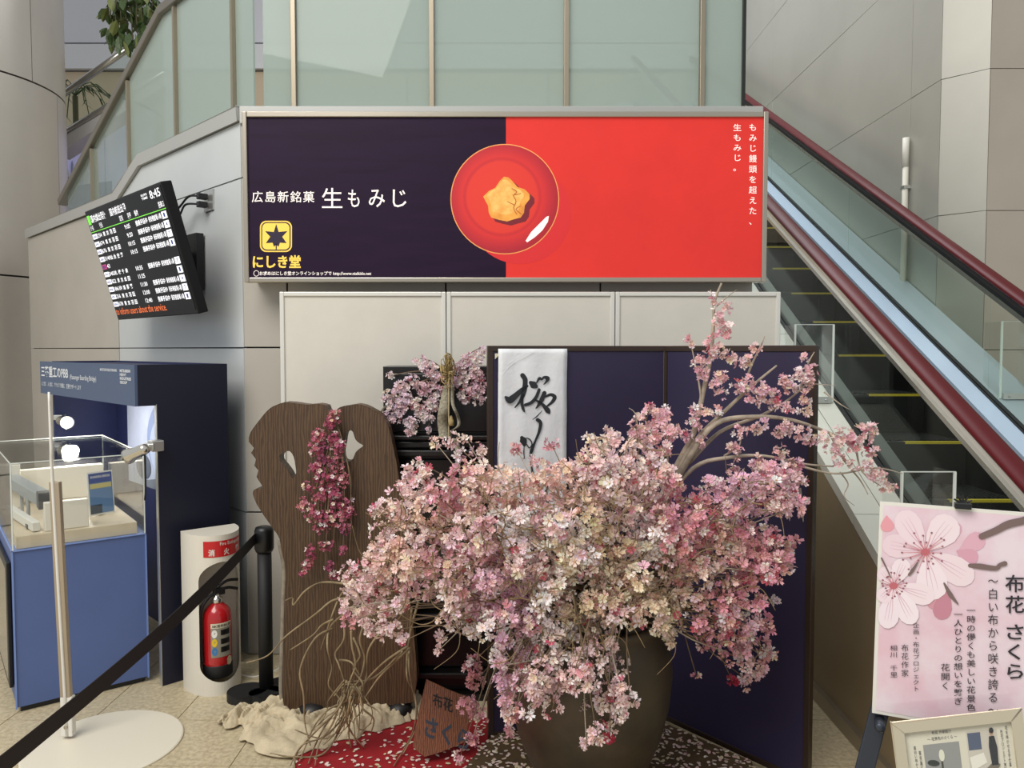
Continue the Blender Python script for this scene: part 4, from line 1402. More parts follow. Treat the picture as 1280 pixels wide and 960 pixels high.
off = .0014
for c_, tip, w_, rgb in (((180, 220), (190, 350), 110, (228, 158, 168)), ((600, 400), (775, 300), 120, (216, 170, 186)), ((760, 500), (960, 390), 150, (220, 172, 188)), ((740, 500), (900, 590), 150, (214, 160, 178)), ((640, 760), (530, 960), 140, (206, 150, 162)), ((660, 800), (610, 1050), 150, (196, 134, 150))):
    pprint([petal(c_, tip, w_)], rgb, off, pz4); off += .0001
big = (490, 510)
for tip, w_, rgb in (((150, 440), 190, (232, 208, 216)), ((290, 190), 210, (236, 214, 222)), ((720, 240), 250, (238, 220, 226)), ((870, 740), 220, (236, 216, 222)), ((570, 890), 250, (240, 224, 230))):
    pprint([petal(big, tip, w_)], rgb, off, pz4); off += .00012
    vein(big, tip, w_, (218, 180, 194), off); off += .00005
sm_ = (235, 780)
for tip, w_, rgb in (((100, 640), 130, (234, 214, 222)), ((330, 570), 150, (238, 222, 228)), ((560, 880), 170, (238, 220, 226)), ((400, 1080), 170, (240, 226, 232)), ((180, 1120), 170, (238, 222, 230)), ((80, 900), 130, (236, 216, 224))):
    tip = (max(tip[0], 135 - (tip[1] - 600) * .04), tip[1])
    pprint([petal(sm_, tip, w_)], rgb, off, pz4); off += .00012
    vein(sm_, tip, w_, (218, 180, 194), off); off += .00005
for c_, n in ((big, 26), (sm_, 22)):
    b = MB(); bs_ = MB()
    for k in range(n):
        a = 2 * math.pi * k / n + random.uniform(-.1, .1); L = random.uniform(60, 200 if c_ is big else 110)
        e = (c_[0] + L * math.cos(a), c_[1] + L * math.sin(a))
        if e[0] < 130:
            continue
        stroke(b, [(c_[0], c_[1], 8), ((c_[0] + e[0]) / 2, (c_[1] + e[1]) / 2, 4), (e[0], e[1], 2)], pz4(off), 2)
        bs_.flat([[pz4(off + .0002)(x, y) for x, y in ell(e[0], e[1], 9, 7, 8)]])
    b.build('printed_stamens', mat('print_stamen', (206, 128, 136), .3), poster)['kind'] = 'stuff'
    bs_.build('printed_anthers', mat('print_anther', (150, 96, 104), .3), poster)['kind'] = 'stuff'
for c_ in (big, sm_):
    pprint([ell(c_[0], c_[1], 34, 28, 20)], (190, 104, 112), off + .0001, pz4, 'printed_eye')
for st_ in ([(940, 385, 50), (1050, 340, 55), (1150, 290, 62), (1270, 260, 60), (1400, 215, 60)], [(845, 618, 30), (930, 625, 45), (1050, 640, 38), (1085, 615, 34), (1125, 602, 40)],
            [(140, 560, 14), (180, 640, 12), (215, 715, 10)], [(640, 760, 14), (690, 850, 36), (750, 925, 10)], [(360, 690, 20), (385, 660, 26), (430, 590, 10)]):
    b = MB(); stroke(b, st_, pz4(off)); b.build('printed_twig', mat('print_twig', (120, 100, 96), .3), poster)
pk = mat('poster_ink', (40, 36, 44), .4)
to = .0042
for s_, r_, bd in (('布花', (1256, 718, 1280, 766), .012), ('さくら', (1258, 780, 1279, 848), .012), ('〜白い布から咲き誇る〜', (1234.5, 724, 1247.5, 889), .002), ('一時の儚くも美しい花景色', (1208, 762, 1219, 888), .006), ('一人ひとりの想いを繋ぎ', (1192, 767, 1203, 880), .006), ('花開く', (1176, 829, 1187, 861), .004),
                   ('企画・布花プロジェクト', (1141, 778, 1149, 863), .0), ('布花作家', (1126.5, 805, 1135.5, 845), .0), ('相川 千里', (1112.5, 806, 1121.5, 846), .0)):
    letter(poster, pimg(to), pk, s_, r_, bd, True, line=1.12)

ez = thing('display_easel', 'dark grey metal easel holding the blossom poster', 'easel', fl(1180, 1110))
em_ = mat('easel_grey', (62, 68, 80), .4, .5)
pxo = -pn * .022
apex = pp_(1203, 634) + pxo + UP * .03
apex = (TLp + TRp) / 2 + pxo - UP * .03
lf_, rf_ = BLp + (BRp - BLp) * .05, BLp + (BRp - BLp) * .88


def legto(p, q):
    d = (q - p); s_ = d / (p.z - q.z); return p + s_ * (p.z - .0)


for e, ap in ((lf_, pp_(1163, 646) + pxo), (rf_, pp_(1243, 652) + pxo)):
    e = e + pxo
    foot = legto(ap, e)
    b = MB(); d = (foot - ap); L = d.length; d.normalize(); s_ = d.cross(pn).normalized()
    b.box((ap + foot) / 2, (.042, L, .014), (s_, d, s_.cross(d))); b.build('leg', em_, ez, bevel=.003)
    b = MB(); b.lathe(e - UP * .02 + pn * .008, [(.012, 0), (.012, .05), (.008, .055)], 12, (iu, UP, pn)); b.build('peg', em_, ez, smooth=True)
bk = apex + Vector((.04, .26, 0)); bk.z = 0
b = MB(); b.tube([apex - pn * .02, bk], .011, 8); b.build('rear_leg', em_, ez, smooth=True)
b = MB(); b.box(apex + UP * .0, (.06, .03, .04), (iu, pn, UP)); b.build('apex_block', em_, ez)
tz = .40
e0, e1 = lf_ + pxo, rf_ + pxo
e0 = Vector((e0.x - .04, e0.y, tz)); e1 = Vector((e1.x + .03, e1.y, tz))
b = MB(); b.box((e0 + e1) / 2 + pn * .06, ((e1 - e0).length + .06, .14, .012), ((e1 - e0).normalized(), (e1 - e0).normalized().cross(UP), UP)); b.build('tray', em_, ez, bevel=.002)
# crown-shaped clip
cl = thing('poster_clip', 'black crown shaped clip gripping the poster top edge', 'clip', pp_(1203, 634))
b = MB(); q0 = pp_(1203, 632, .006); b.box(q0, (.034, .026, .014), (iu, pn, iv)); b.build('jaw', black, cl, bevel=.002)
for k in range(5):
    a = math.radians(30 + 30 * k); d = iu * math.cos(a) - iv * math.sin(a)
    b = MB(); b.tube([q0 - iv * .004, q0 - iv * .004 + d * .021], [.003, .002], 8); b.build('prong', black, cl)

# ------------------------------------------------------------------ framed photographs on the easel tray
fn = (pn + UP * .16).normalized()
fp0 = pp_(1195, 940, .075)
fpl = Plane(fp0, fn)
q = [(1114, 903), (1275, 885.5), (1287, 992), (1128, 1010)]


def fq(u, v, off=0.0):
    x = (q[0][0] * (1 - u) + q[1][0] * u) * (1 - v) + (q[3][0] * (1 - u) + q[2][0] * u) * v
    y = (q[0][1] * (1 - u) + q[1][1] * u) * (1 - v) + (q[3][1] * (1 - u) + q[2][1] * u) * v
    return fpl(x, y, off)


pf = thing('picture_frame', 'pale silver picture frame with two photographs, set below the poster', 'picture frame', fq(.5, 1))
fm_ = mat('frame_silver', (206, 196, 172), .3, .5)
bars = (((0, 0), (1, 0), (.92, .12), (.08, .12)), ((1, 0), (1, 1), (.92, .88), (.92, .12)), ((1, 1), (0, 1), (.08, .88), (.92, .88)), ((0, 1), (0, 0), (.08, .12), (.08, .88)))
for bb in bars:
    b = MB(); b.prism([[fq(u, v) for u, v in bb]], fn * .014); b.build('frame_bar', fm_, pf, bevel=.004)
b = MB(); b.prism([[fq(.02, .03), fq(.98, .03), fq(.98, .97), fq(.02, .97)]], -fn * .006); b.build('back_board', mat('backing', (120, 110, 96), .7), pf)
b = MB(); b.flat([[fq(.08, .12, .002), fq(.92, .12, .002), fq(.92, .88, .002), fq(.08, .88, .002)]]); b.build('mat_board', mat('mat_paper', (222, 214, 198), .6), pf)


def fpr(poly, rgb, off, name='photo_print'):
    b = MB(); b.flat([[fq(u, v, off) for u, v in poly]]); b.build(name, mat('fp_%d_%d_%d' % rgb, rgb, .35), pf)


R_ = lambda a, c, e, g_: [(a, c), (e, c), (e, g_), (a, g_)]
fpr(R_(.22, .30, .50, .88), (150, 148, 146), .0025); fpr(R_(.56, .20, .80, .80), (206, 196, 184), .0025)
fpr(ell(.355, .44, .022, .07, 16), (228, 224, 206), .0032); fpr(ell(.285, .52, .05, .035, 14, .5), (44, 48, 40), .003); fpr(ell(.42, .66, .06, .05, 14, -.5), (56, 66, 54), .003)
fpr([(.345, .5), (.36, .5), (.36, .88), (.345, .88)], (60, 56, 40), .003)
fpr(R_(.57, .22, .67, .42), (84, 92, 116), .003); fpr([(.57, .5), (.68, .46), (.70, .58), (.58, .66)], (236, 230, 220), .0032); fpr([(.62, .74), (.76, .56), (.80, .62), (.72, .80), (.62, .80)], (120, 108, 92), .0034)
fpr([(.735, .28), (.775, .28), (.79, .42), (.785, .62), (.735, .62), (.725, .40)], (38, 36, 40), .0036); fpr(ell(.755, .235, .016, .045, 14), (186, 150, 128), .0036); fpr(ell(.757, .215, .018, .035, 14), (40, 34, 32), .0038)
for s_, r_, vt in (('布花 作家紹介', (.30, .15, .45, .19), False), ('〜 花景色のさくら 〜', (.26, .22, .49, .26), False), ('真白い布から花を咲かせる', (.145, .30, .165, .88), True), ('東京展示会作品集', (.18, .36, .20, .84), True), ('布花プロジェクト実行', (.825, .22, .845, .70), True), ('花を咲かせる手仕事', (.865, .18, .885, .66), True)):
    letter(pf, lambda u, v: fq(u, v, .003), pk, s_, r_, .0, vt)
b = MB(); b.prism([[fq(.08, .12, .006), fq(.92, .12, .006), fq(.92, .88, .006), fq(.08, .88, .006)]], fn * .002); b.build('glass_pane', clear, pf)

# ------------------------------------------------------------------ floor cloths, plaque, gauze
redm = mat('red_felt', (158, 20, 30), .85, 0, var=.1, scale=20, bump=.1, bscale=300)
b = MB(); rc = [fl(362, 975), fl(381, 928), fl(440, 912), fl(485, 893), fl(528, 882), fl(590, 880)]
rc = [Vector((p.x, p.y, .004)) for p in rc] + [Vector((-.05, 3.05, .004)), Vector((-.02, 2.2, .004)), Vector((-.78, 2.2, .004))]
b.prism([rc], UP * .004); redc = tag(b.build('red_cloth', redm), 'red felt cloth on the floor scattered with petals', 'cloth')
brw = mat('brown_board', (98, 78, 52), .6, 0, var=.15, scale=12)
k0 = fl(944, 953); k1 = fl(838, 908)
bd = [Vector((-.165, 2.2, .009)), Vector((-.165, 2.75, .009)), Vector((-.05, 3.04, .009)), Vector((.35, 3.09, .009)), Vector((k1.x - .02, k1.y - .05, .009)), Vector((k0.x - .03, k0.y - .05, .009)), Vector((.80, 2.2, .009))]
b = MB(); b.prism([bd], UP * .022); brd = tag(b.build('brown_board', brw, bevel=.002), 'brown base board under the large pot, strewn with petals', 'board')


def inside(p, poly):
    c = False; n = len(poly)
    for i in range(n):
        a, e = poly[i], poly[i - 1]
        if (a[1] > p[1]) != (e[1] > p[1]) and p[0] < (e[0] - a[0]) * (p[1] - a[1]) / (e[1] - a[1]) + a[0]:
            c = not c
    return c


def petals(name, poly, z, n, rgbs, parent, holes=()):
    b = MB(); k = 0
    xs_ = [p.x for p in poly]; ys_ = [p.y for p in poly]
    while k < n:
        x, y = random.uniform(min(xs_), max(xs_)), random.uniform(max(min(ys_), 2.55), max(ys_))
        if not inside((x, y), [(p.x, p.y) for p in poly]) or any((x - h[0]) ** 2 + (y - h[1]) ** 2 < h[2] ** 2 for h in holes):
            continue
        a = random.uniform(0, 6.28); s_ = random.uniform(.006, .011); d = Vector((math.cos(a), math.sin(a), random.uniform(-.1, .25))) * s_; t_ = Vector((-math.sin(a), math.cos(a), random.uniform(-.1, .2))) * s_ * .65
        c = Vector((x, y, z + .0035))
        b.cur = random.randrange(len(rgbs))
        b.add([c - d, c - d * .2 + t_, c + d * .8 + t_ * .7, c + d, c + d * .8 - t_ * .7, c - d * .2 - t_], [(0, 1, 2, 3, 4, 5)])
        k += 1
    o = b.build(name, [mat('petal_%d' % i_, c_, .6) for i_, c_ in enumerate(rgbs)], parent)
    o['kind'] = 'stuff'
    return o


prg = [(232, 206, 196), (238, 222, 208), (226, 186, 180), (214, 196, 160)]
petals('scattered_petals', rc, .008, 420, prg, redc)
petals('scattered_petals', bd, .031, 900, prg, brd, holes=((.27, 2.6, .2),))

# wooden plaque
plq = thing('wooden_plaque', 'rustic reddish wooden plaque with carved dark lettering', 'plaque', fl(545, 938))
pY = 2.80
pln = Vector((.22, -.93, .28)).normalized()
ppq = Plane(at(531, 946, pY), pln)
wdp = wood('plaque_wood', (74, 42, 28), (120, 72, 50), (150, 96, 66), rough=.5, scale=14, sc=(1, 1, .2), dist=7)
lp = [(534, 850), (545, 855), (560, 862), (575, 868), (590, 873), (588, 895), (584, 915), (580, 928), (566, 934), (548, 941), (531, 946), (523, 940), (517, 934), (521, 910), (527, 880)]
b = MB(); b.prism([[ppq(x, y) for x, y in lp]], -pln * .03); b.build('board', wdp, plq, bevel=.003)
sl = .35
mq = lambda x, y: ppq(x, y + (x - 550) * sl, .001)
b = MB(); text(b, '布花', (541, 868, 566, 886), mq, .02); b.build('lettering', mat('carved_black', (26, 24, 24), .5), plq)
b = MB(); text(b, 'さくら', (529, 900, 585, 928), mq, .03, shear=4); b.build('lettering', mat('carved_blue', (58, 66, 80), .5), plq)

# gauze cloth heap
gz = mat('gauze_cloth', (208, 192, 160), .85, 0, var=.14, scale=14, bump=.3, bscale=120)
path = [fl(276, 910), fl(302, 901), fl(328, 900), fl(345, 905), fl(375, 915), fl(410, 912), fl(445, 905), fl(476, 897), fl(500, 889), fl(526, 883)]
hgt = [.02, .06, .085, .07, .075, .05, .06, .06, .07, .04]
wid = [.03, .07, .10, .17, .19, .13, .12, .12, .11, .09]
P, Hh = catmull(path, hgt, 12); _, Wd = catmull(path, wid, 12)
nU = len(P); nV = 44; vs = []; fs = []
from mathutils import noise as mnoise
for i in range(nU):
    t_ = (P[min(i + 1, nU - 1)] - P[max(i - 1, 0)]).normalized(); s_ = Vector((-t_.y, t_.x, 0))
    for j in range(nV):
        f_ = j / (nV - 1) * 2 - 1
        p = P[i] + s_ * f_ * Wd[i] * (1 + .35 * mnoise.noise(Vector((i * .22, f_ * 1.5, 3))))
        wx = p.x * 9 + 2.2 * mnoise.noise(Vector((p.x * 6, p.y * 6, 2))); wy = p.y * 9 + 2.2 * mnoise.noise(Vector((p.x * 6, p.y * 6, 9)))
        r1 = 1 - abs(mnoise.noise(Vector((wx, wy, 1.3)))) * 2.4; r2 = 1 - abs(mnoise.noise(Vector((wx * 2.3, wy * 2.3, 5)))) * 2.4
        env = (1 - abs(f_) ** 3)
        r3 = 1 - abs(mnoise.noise(Vector((wx * 4.6, wy * 4.6, 8)))) * 2.6
        z = Hh[i] * env * (.14 + .55 * max(r1, 0) ** 1.5 + .34 * max(r2, -.2)) + .009 + (.014 * max(r2, 0) ** 2 + .012 * max(r3, 0) ** 2) * env
        vs.append(Vector((p.x, p.y, max(z, .009))))
for i in range(nU - 1):
    for j in range(nV - 1):
        a = i * nV + j; fs.append((a, a + nV, a + nV + 1, a + 1))
b = MB(); b.add(vs, fs); o = b.build('gauze_cloth', gz, smooth=True)
ss = o.modifiers.new('sub', 'SUBSURF'); ss.levels = 1; ss.render_levels = 1
so2 = o.modifiers.new('thick', 'SOLIDIFY'); so2.thickness = .004; so2.offset = 1
tag(o, 'crumpled beige gauze cloth around the foot of the slab', 'cloth')

# ------------------------------------------------------------------ flowers
FF, FT, FVS = [], [], []     # base flower: faces, shade value per vert (0 base .. 1 tip), vertex sets of the variants
for var_ in range(6):
    FV = []; rr_ = random.Random(var_ + 3)
    for k in range(5):
        a = 2 * math.pi * k / 5 + rr_.uniform(-.18, .18)
        ca, sa = math.cos(a), math.sin(a); lift = rr_.uniform(-.15, .55); wv = rr_.uniform(.75, 1.1); ln = rr_.uniform(.85, 1.12)
        base = len(FV)
        for r, s_, z, t_ in ((.08, 0, 0, 0), (.55, .36, .22, .55), (.95, .26, .28, 1), (.82, 0, .34, .85), (.95, -.26, .28, 1), (.55, -.36, .22, .55), (.5, 0, .06, .45)):
            r *= ln; s_ *= wv; z = z + lift * r * r + rr_.uniform(-.05, .05)
            FV.append((r * ca - s_ * sa, r * sa + s_ * ca, z))
            if var_ == 0:
                FT.append(t_)
        if var_ == 0:
            FF += [(base, base + 1, base + 6), (base + 1, base + 2, base + 3, base + 6), (base + 6, base + 3, base + 4, base + 5), (base, base + 6, base + 5)]
    cb0 = len(FV)
    for k in range(5):
        a = 2 * math.pi * (k + .5) / 5
        FV.append((.13 * math.cos(a), .13 * math.sin(a), .16))
        if var_ == 0:
            FT.append(-1)
    if var_ == 0:
        FF.append(tuple(range(cb0, cb0 + 5)))
    FVS.append(np.array(FV))
FV = FVS[0]; FT = np.array(FT)

fl_mat = bpy.data.materials.new('blossom_fabric'); fl_mat.use_nodes = True
nt = fl_mat.node_tree; bs0 = nt.nodes['Principled BSDF']; bs0.inputs['Roughness'].default_value = .7
at_ = nt.nodes.new('ShaderNodeAttribute'); at_.attribute_name = 'Col'
nt.links.new(at_.outputs['Color'], bs0.inputs['Base Color'])
tl_ = nt.nodes.new('ShaderNodeBsdfTranslucent'); nt.links.new(at_.outputs['Color'], tl_.inputs[0])
mx_ = nt.nodes.new('ShaderNodeMixShader'); mx_.inputs[0].default_value = .16
nt.links.new(bs0.outputs[0], mx_.inputs[1]); nt.links.new(tl_.outputs[0], mx_.inputs[2]); nt.links.new(mx_.outputs[0], nt.nodes['Material Output'].inputs[0])

CODES = {'P': (244, 222, 220), 'R': (222, 166, 174), 'S': (240, 215, 203), 'W': (250, 246, 242), 'T': (222, 204, 180), 'C': (242, 228, 206), 'M': (230, 194, 208), 'D': (190, 60, 84), 'L': (238, 228, 232), 'G': (178, 88, 120), 'B': (214, 160, 168), 'K': (234, 198, 202)}


def fcolors(rgb):
    tip = np.array(lin(rgb)[:3]); base = tip * np.array([.92, .76, .77]); ctr = np.array(lin((196, 150, 90))[:3])
    t_ = np.clip(FT, 0, 1)[:, None]
    c = base * (1 - t_) + tip * t_
    c[FT < 0] = ctr
    return np.concatenate([c, np.ones((len(c), 1))], 1)


def rot_to(n, spin):
    n = n.normalized(); x = n.orthogonal().normalized(); y = n.cross(x)
    x2 = x * math.cos(spin) + y * math.sin(spin); y2 = n.cross(x2)
    return np.array([[x2.x, y2.x, n.x], [x2.y, y2.y, n.y], [x2.z, y2.z, n.z]])


def flower_stuff(name, fls, parent):
    """fls: (pos, normal, size, rgb) -> one joined mesh"""
    nv = len(FV); N = len(fls)
    V = np.empty((N * nv, 3)); Cc = np.empty((N * nv, 4)); fs = []
    org = np.array(ORG[parent.name])
    for i, (p, n, s_, rgb) in enumerate(fls):
        V[i * nv:(i + 1) * nv] = (FVS[i % 6] * s_) @ rot_to(n, i * 2.399).T + np.array(p) - org
        Cc[i * nv:(i + 1) * nv] = fcolors(rgb)
        fs += [tuple(q_ + i * nv for q_ in f) for f in FF]
    me = bpy.data.meshes.new(name); me.from_pydata(V.tolist(), [], fs); me.materials.append(fl_mat)
    ca = me.color_attributes.new('Col', 'FLOAT_COLOR', 'POINT'); ca.data.foreach_set('color', Cc.ravel())
    o = bpy.data.objects.new(name, me); COL.objects.link(o); o.parent = parent; o['kind'] = 'stuff'
    return o


FMESH = {}


def flower_mesh(rgb):
    if rgb not in FMESH:
        me = bpy.data.meshes.new('blossom'); me.from_pydata(FVS[len(FMESH) % 6].tolist(), [], FF); me.materials.append(fl_mat)
        ca = me.color_attributes.new('Col', 'FLOAT_COLOR', 'POINT'); ca.data.foreach_set('color', fcolors(rgb).ravel())
        FMESH[rgb] = me
    return FMESH[rgb]


def jit(rgb, a=10):
    d = random.uniform(-a, a)
    return tuple(max(0, min(255, c + d + random.uniform(-a, a) * .6)) for c in rgb)


def cluster(c, r, n, rgb, size, sq=(1, 1, 1), mix=.12, up=.25):
    out = []
    for _ in range(n):
        d = Vector((random.gauss(0, 1), random.gauss(0, 1), random.gauss(0, 1))).normalized()
        rr = r * (random.random() ** .45)
        p = Vector(c) + Vector((d.x * sq[0], d.y * sq[1], d.z * sq[2])) * rr
        nrm = d + Vector((0, -.45, up)) + Vector((random.gauss(0, .3), random.gauss(0, .3), random.gauss(0, .3)))
        col_ = rgb
        u = random.random()
        if u < mix * 1.5:
            col_ = random.choice([CODES['W'], CODES['W'], CODES['C'], CODES['P'], CODES['R']])
        if u > .972:
            col_ = (200, 100, 118)
        out.append((p, nrm, size * random.uniform(.65, 1.2), jit(col_, 16)))
    return out

# ------------------------------------------------------------------ large pot
PC = Vector((.265, 2.60, .031))
pot_m = mat('pot_glaze', (74, 62, 46), .5, 0, var=.25, scale=5, rgb2=(54, 46, 34), bump=.15, bscale=30)
pot = thing('ceramic_pot', 'large round brown ceramic pot holding the blossoms', 'pot', PC)
b = MB(); b.lathe(PC, [(.145, 0), (.165, .03), (.205, .11), (.245, .21), (.272, .32), (.282, .42), (.277, .50), (.262, .56), (.250, .585), (.262, .61), (.262, .625), (.240, .625), (.235, .58), (.25, .45), (.20, .2)], 56); b.build('body', pot_m, pot, smooth=True)
b = MB(); b.lathe(PC + UP * .52, [(.236, 0), (.230, .012), (.01, .02)], 40); b.build('packing_moss', mat('moss', (70, 58, 40), .9, 0, var=.3, scale=30), pot, smooth=True)

# ------------------------------------------------------------------ blossom arrangement
CORE = PC + Vector((0, 0, .66))
arr = thing('blossom_arrangement', 'huge pink and cream cloth cherry blossom arrangement rising from the pot', 'flower arrangement', PC + UP * .545)
twig_m = mat('twig_brown', (128, 108, 84), .75, 0, var=.25, scale=12)
twig2_m = mat('twig_grey', (186, 172, 152), .75, 0, var=.25, scale=14)
ANC = [(545, 555, 'P'), (520, 600, 'P'), (560, 610, 'R'), (610, 620, 'S'), (650, 620, 'S'), (500, 640, 'S'), (545, 650, 'S'), (480, 680, 'P'), (460, 705, 'P'), (500, 700, 'S'), (560, 680, 'P'), (540, 720, 'K'), (470, 735, 'P'), (600, 690, 'K'),
       (620, 740, 'M'), (650, 660, 'W'), (680, 640, 'P'), (700, 600, 'S'), (690, 570, 'R'), (720, 620, 'S'), (740, 560, 'C'), (755, 590, 'P'), (780, 560, 'P'), (800, 600, 'P'), (820, 520, 'K'), (760, 640, 'C'), (730, 680, 'W'), (745, 660, 'T'), (775, 690, 'T'), (740, 740, 'T'), (700, 700, 'C'),
       (660, 710, 'P'), (650, 760, 'M'), (640, 790, 'M'), (690, 740, 'W'), (720, 770, 'C'), (760, 720, 'C'), (790, 700, 'C'), (815, 690, 'W'), (790, 660, 'P'), (850, 640, 'R'), (870, 660, 'R'), (880, 690, 'R'), (860, 720, 'S'), (840, 740, 'C'),
       (830, 790, 'C'), (900, 700, 'S'), (930, 720, 'R'), (910, 610, 'M'), (940, 600, 'M'), (985, 600, 'K'), (960, 690, 'R'), (920, 780, 'K'), (945, 790, 'R'), (905, 800, 'R'), (940, 830, 'K'), (760, 800, 'P'), (720, 830, 'P'), (680, 850, 'P'),
       (640, 840, 'M'), (700, 800, 'W'), (750, 860, 'P'), (740, 900, 'P'), (590, 860, 'B'), (600, 900, 'R'), (560, 750, 'P'), (600, 800, 'W')]
SIL = [(438, 768), (432, 752), (446, 700), (470, 690), (478, 640), (492, 615), (500, 592), (540, 590), (560, 600), (575, 584), (640, 596), (662, 604), (690, 592), (705, 592), (722, 592), (735, 555), (765, 545), (790, 552), (808, 510), (832, 508), (842, 545), (826, 570), (850, 612), (872, 628),
       (890, 600), (930, 590), (990, 582), (1006, 600), (990, 640), (930, 640), (926, 660), (985, 680), (985, 705), (945, 730), (952, 770), (968, 815), (925, 858), (905, 815), (880, 800), (870, 745), (845, 752), (842, 800), (825, 805), (815, 770), (780, 778), (770, 800), (785, 880), (760, 918),
       (735, 922), (728, 880), (715, 850), (690, 862), (655, 880), (640, 905), (632, 850), (620, 812), (590, 790), (560, 778), (530, 742), (490, 760), (480, 790), (455, 780)]


def anchor(x, y):
    a = min(ANC, key=lambda q_: (q_[0] - x) ** 2 + (q_[1] - y) ** 2 + random.uniform(0, 600))
    return CODES[a[2]]


flowers = []
targets = []


def depth_for(x, y):
    rho = math.hypot((x - 730) / 290, (y - 690) / 200)
    d = 2.66 - .40 * math.sqrt(max(0, 1 - min(rho, 1) ** 2))
    if 610 < x < 850 and y > 760:
        d = min(d, 2.28 + max(0, abs(x - 735) - 60) * .0012)
    d -= max(0, x - 890) * .0016
    return d


# even spread of cluster centres over the outline
cand = []
tries = 0
while len(cand) < 235 and tries < 60000:
    tries += 1
    x, y = random.uniform(430, 1010), random.uniform(505, 925)
    if not inside((x, y), SIL):
        continue
    if all((x - a) ** 2 + (y - c) ** 2 > 20 ** 2 for a, c in cand):
        cand.append((x, y))
for x, y in cand:
    Y = depth_for(x, y) + random.uniform(-.06, .08)
    hang = y > 790
    edge = min(math.hypot(x - a, y - c) for a, c in SIL)
    c = at(x, y, Y)
    r = random.uniform(.036, .052) * (.75 if edge < 18 else 1)
    n = int(random.uniform(27, 40) * (.7 if edge < 18 else 1))
    if hang:
        flowers += cluster(c, r, int(n * .8), anchor(x, y), .0152, (.75, .75, 1.15))
    else:
        flowers += cluster(c, r, n, anchor(x, y), .0152)
    targets.append((c, hang))
# inner fill so the mass is closed behind its surface
for _ in range(70):
    x, y = random.uniform(500, 950), random.uniform(580, 780)
    if inside((x, y), SIL):
        c = at(x, y, depth_for(x, y) + random.uniform(.12, .26))
        flowers += cluster(c, .06, 22, anchor(x, y), .016)
# single sprays standing off the mass: (x, y, depth, code, count, radius)
sprays = [(470, 636, 2.45, 'P', 8, .02), (545, 553, 2.5, 'P', 7, .022), (565, 550, 2.5, 'P', 7, .024), (522, 577, 2.5, 'W', 5, .016), (600, 563, 2.55, 'P', 10, .03), (575, 568, 2.52, 'W', 6, .02), (583, 548, 2.52, 'P', 5, .015),
          (437, 775, 2.42, 'R', 8, .025), (430, 760, 2.42, 'P', 5, .015), (492, 786, 2.45, 'P', 16, .028), (505, 800, 2.45, 'P', 8, .02), (552, 796, 2.5, 'P', 6, .018), (578, 770, 2.5, 'W', 6, .02), (548, 812, 2.5, 'P', 4, .012),
          (588, 830, 2.62, 'B', 18, .032), (595, 850, 2.62, 'B', 18, .032), (584, 880, 2.62, 'B', 22, .036), (600, 895, 2.62, 'B', 18, .03), (590, 925, 2.62, 'R', 12, .02), (575, 945, 2.62, 'B', 10, .022), (637, 915, 2.34, 'R', 8, .016),
          (626, 830, 2.30, 'M', 10, .018), (625, 850, 2.30, 'M', 10, .018), (630, 875, 2.30, 'M', 12, .02), (635, 890, 2.30, 'P', 10, .018), (733, 930, 2.27, 'P', 6, .018), (762, 922, 2.27, 'D', 8, .014), (788, 875, 2.27, 'P', 8, .025), (778, 895, 2.27, 'W', 6, .018),
          (690, 885, 2.27, 'P', 10, .028), (672, 870, 2.27, 'K', 10, .028), (660, 893, 2.27, 'W', 6, .018), (985, 690, 2.5, 'C', 6, .018), (990, 705, 2.5, 'P', 5, .014), (970, 750, 2.52, 'L', 4, .012), (915, 852, 2.55, 'D', 8, .018), (965, 818, 2.55, 'W', 6, .016), (955, 822, 2.55, 'R', 6, .014),
          (870, 845, 2.52, 'R', 3, .01), (690, 556, 2.6, 'R', 7, .022), (663, 575, 2.6, 'S', 7, .024), (680, 582, 2.58, 'R', 8, .024), (705, 585, 2.55, 'S', 14, .03), (737, 548, 2.6, 'W', 8, .022), (730, 575, 2.6, 'C', 10, .024), (800, 520, 2.6, 'P', 8, .02), (825, 520, 2.6, 'K', 14, .03), (835, 545, 2.6, 'K', 8, .02), (793, 545, 2.6, 'C', 7, .018), (763, 537, 2.6, 'P', 7, .02),
          (645, 560, 2.6, 'R', 8, .02), (812, 508, 2.6, 'K', 6, .014)]
for x, y, Y, cd_, n, r in sprays:
    c = at(x, y, Y); flowers += cluster(c, r, int(n * 1.5), CODES[cd_], .0132); targets.append((c, y > 790))
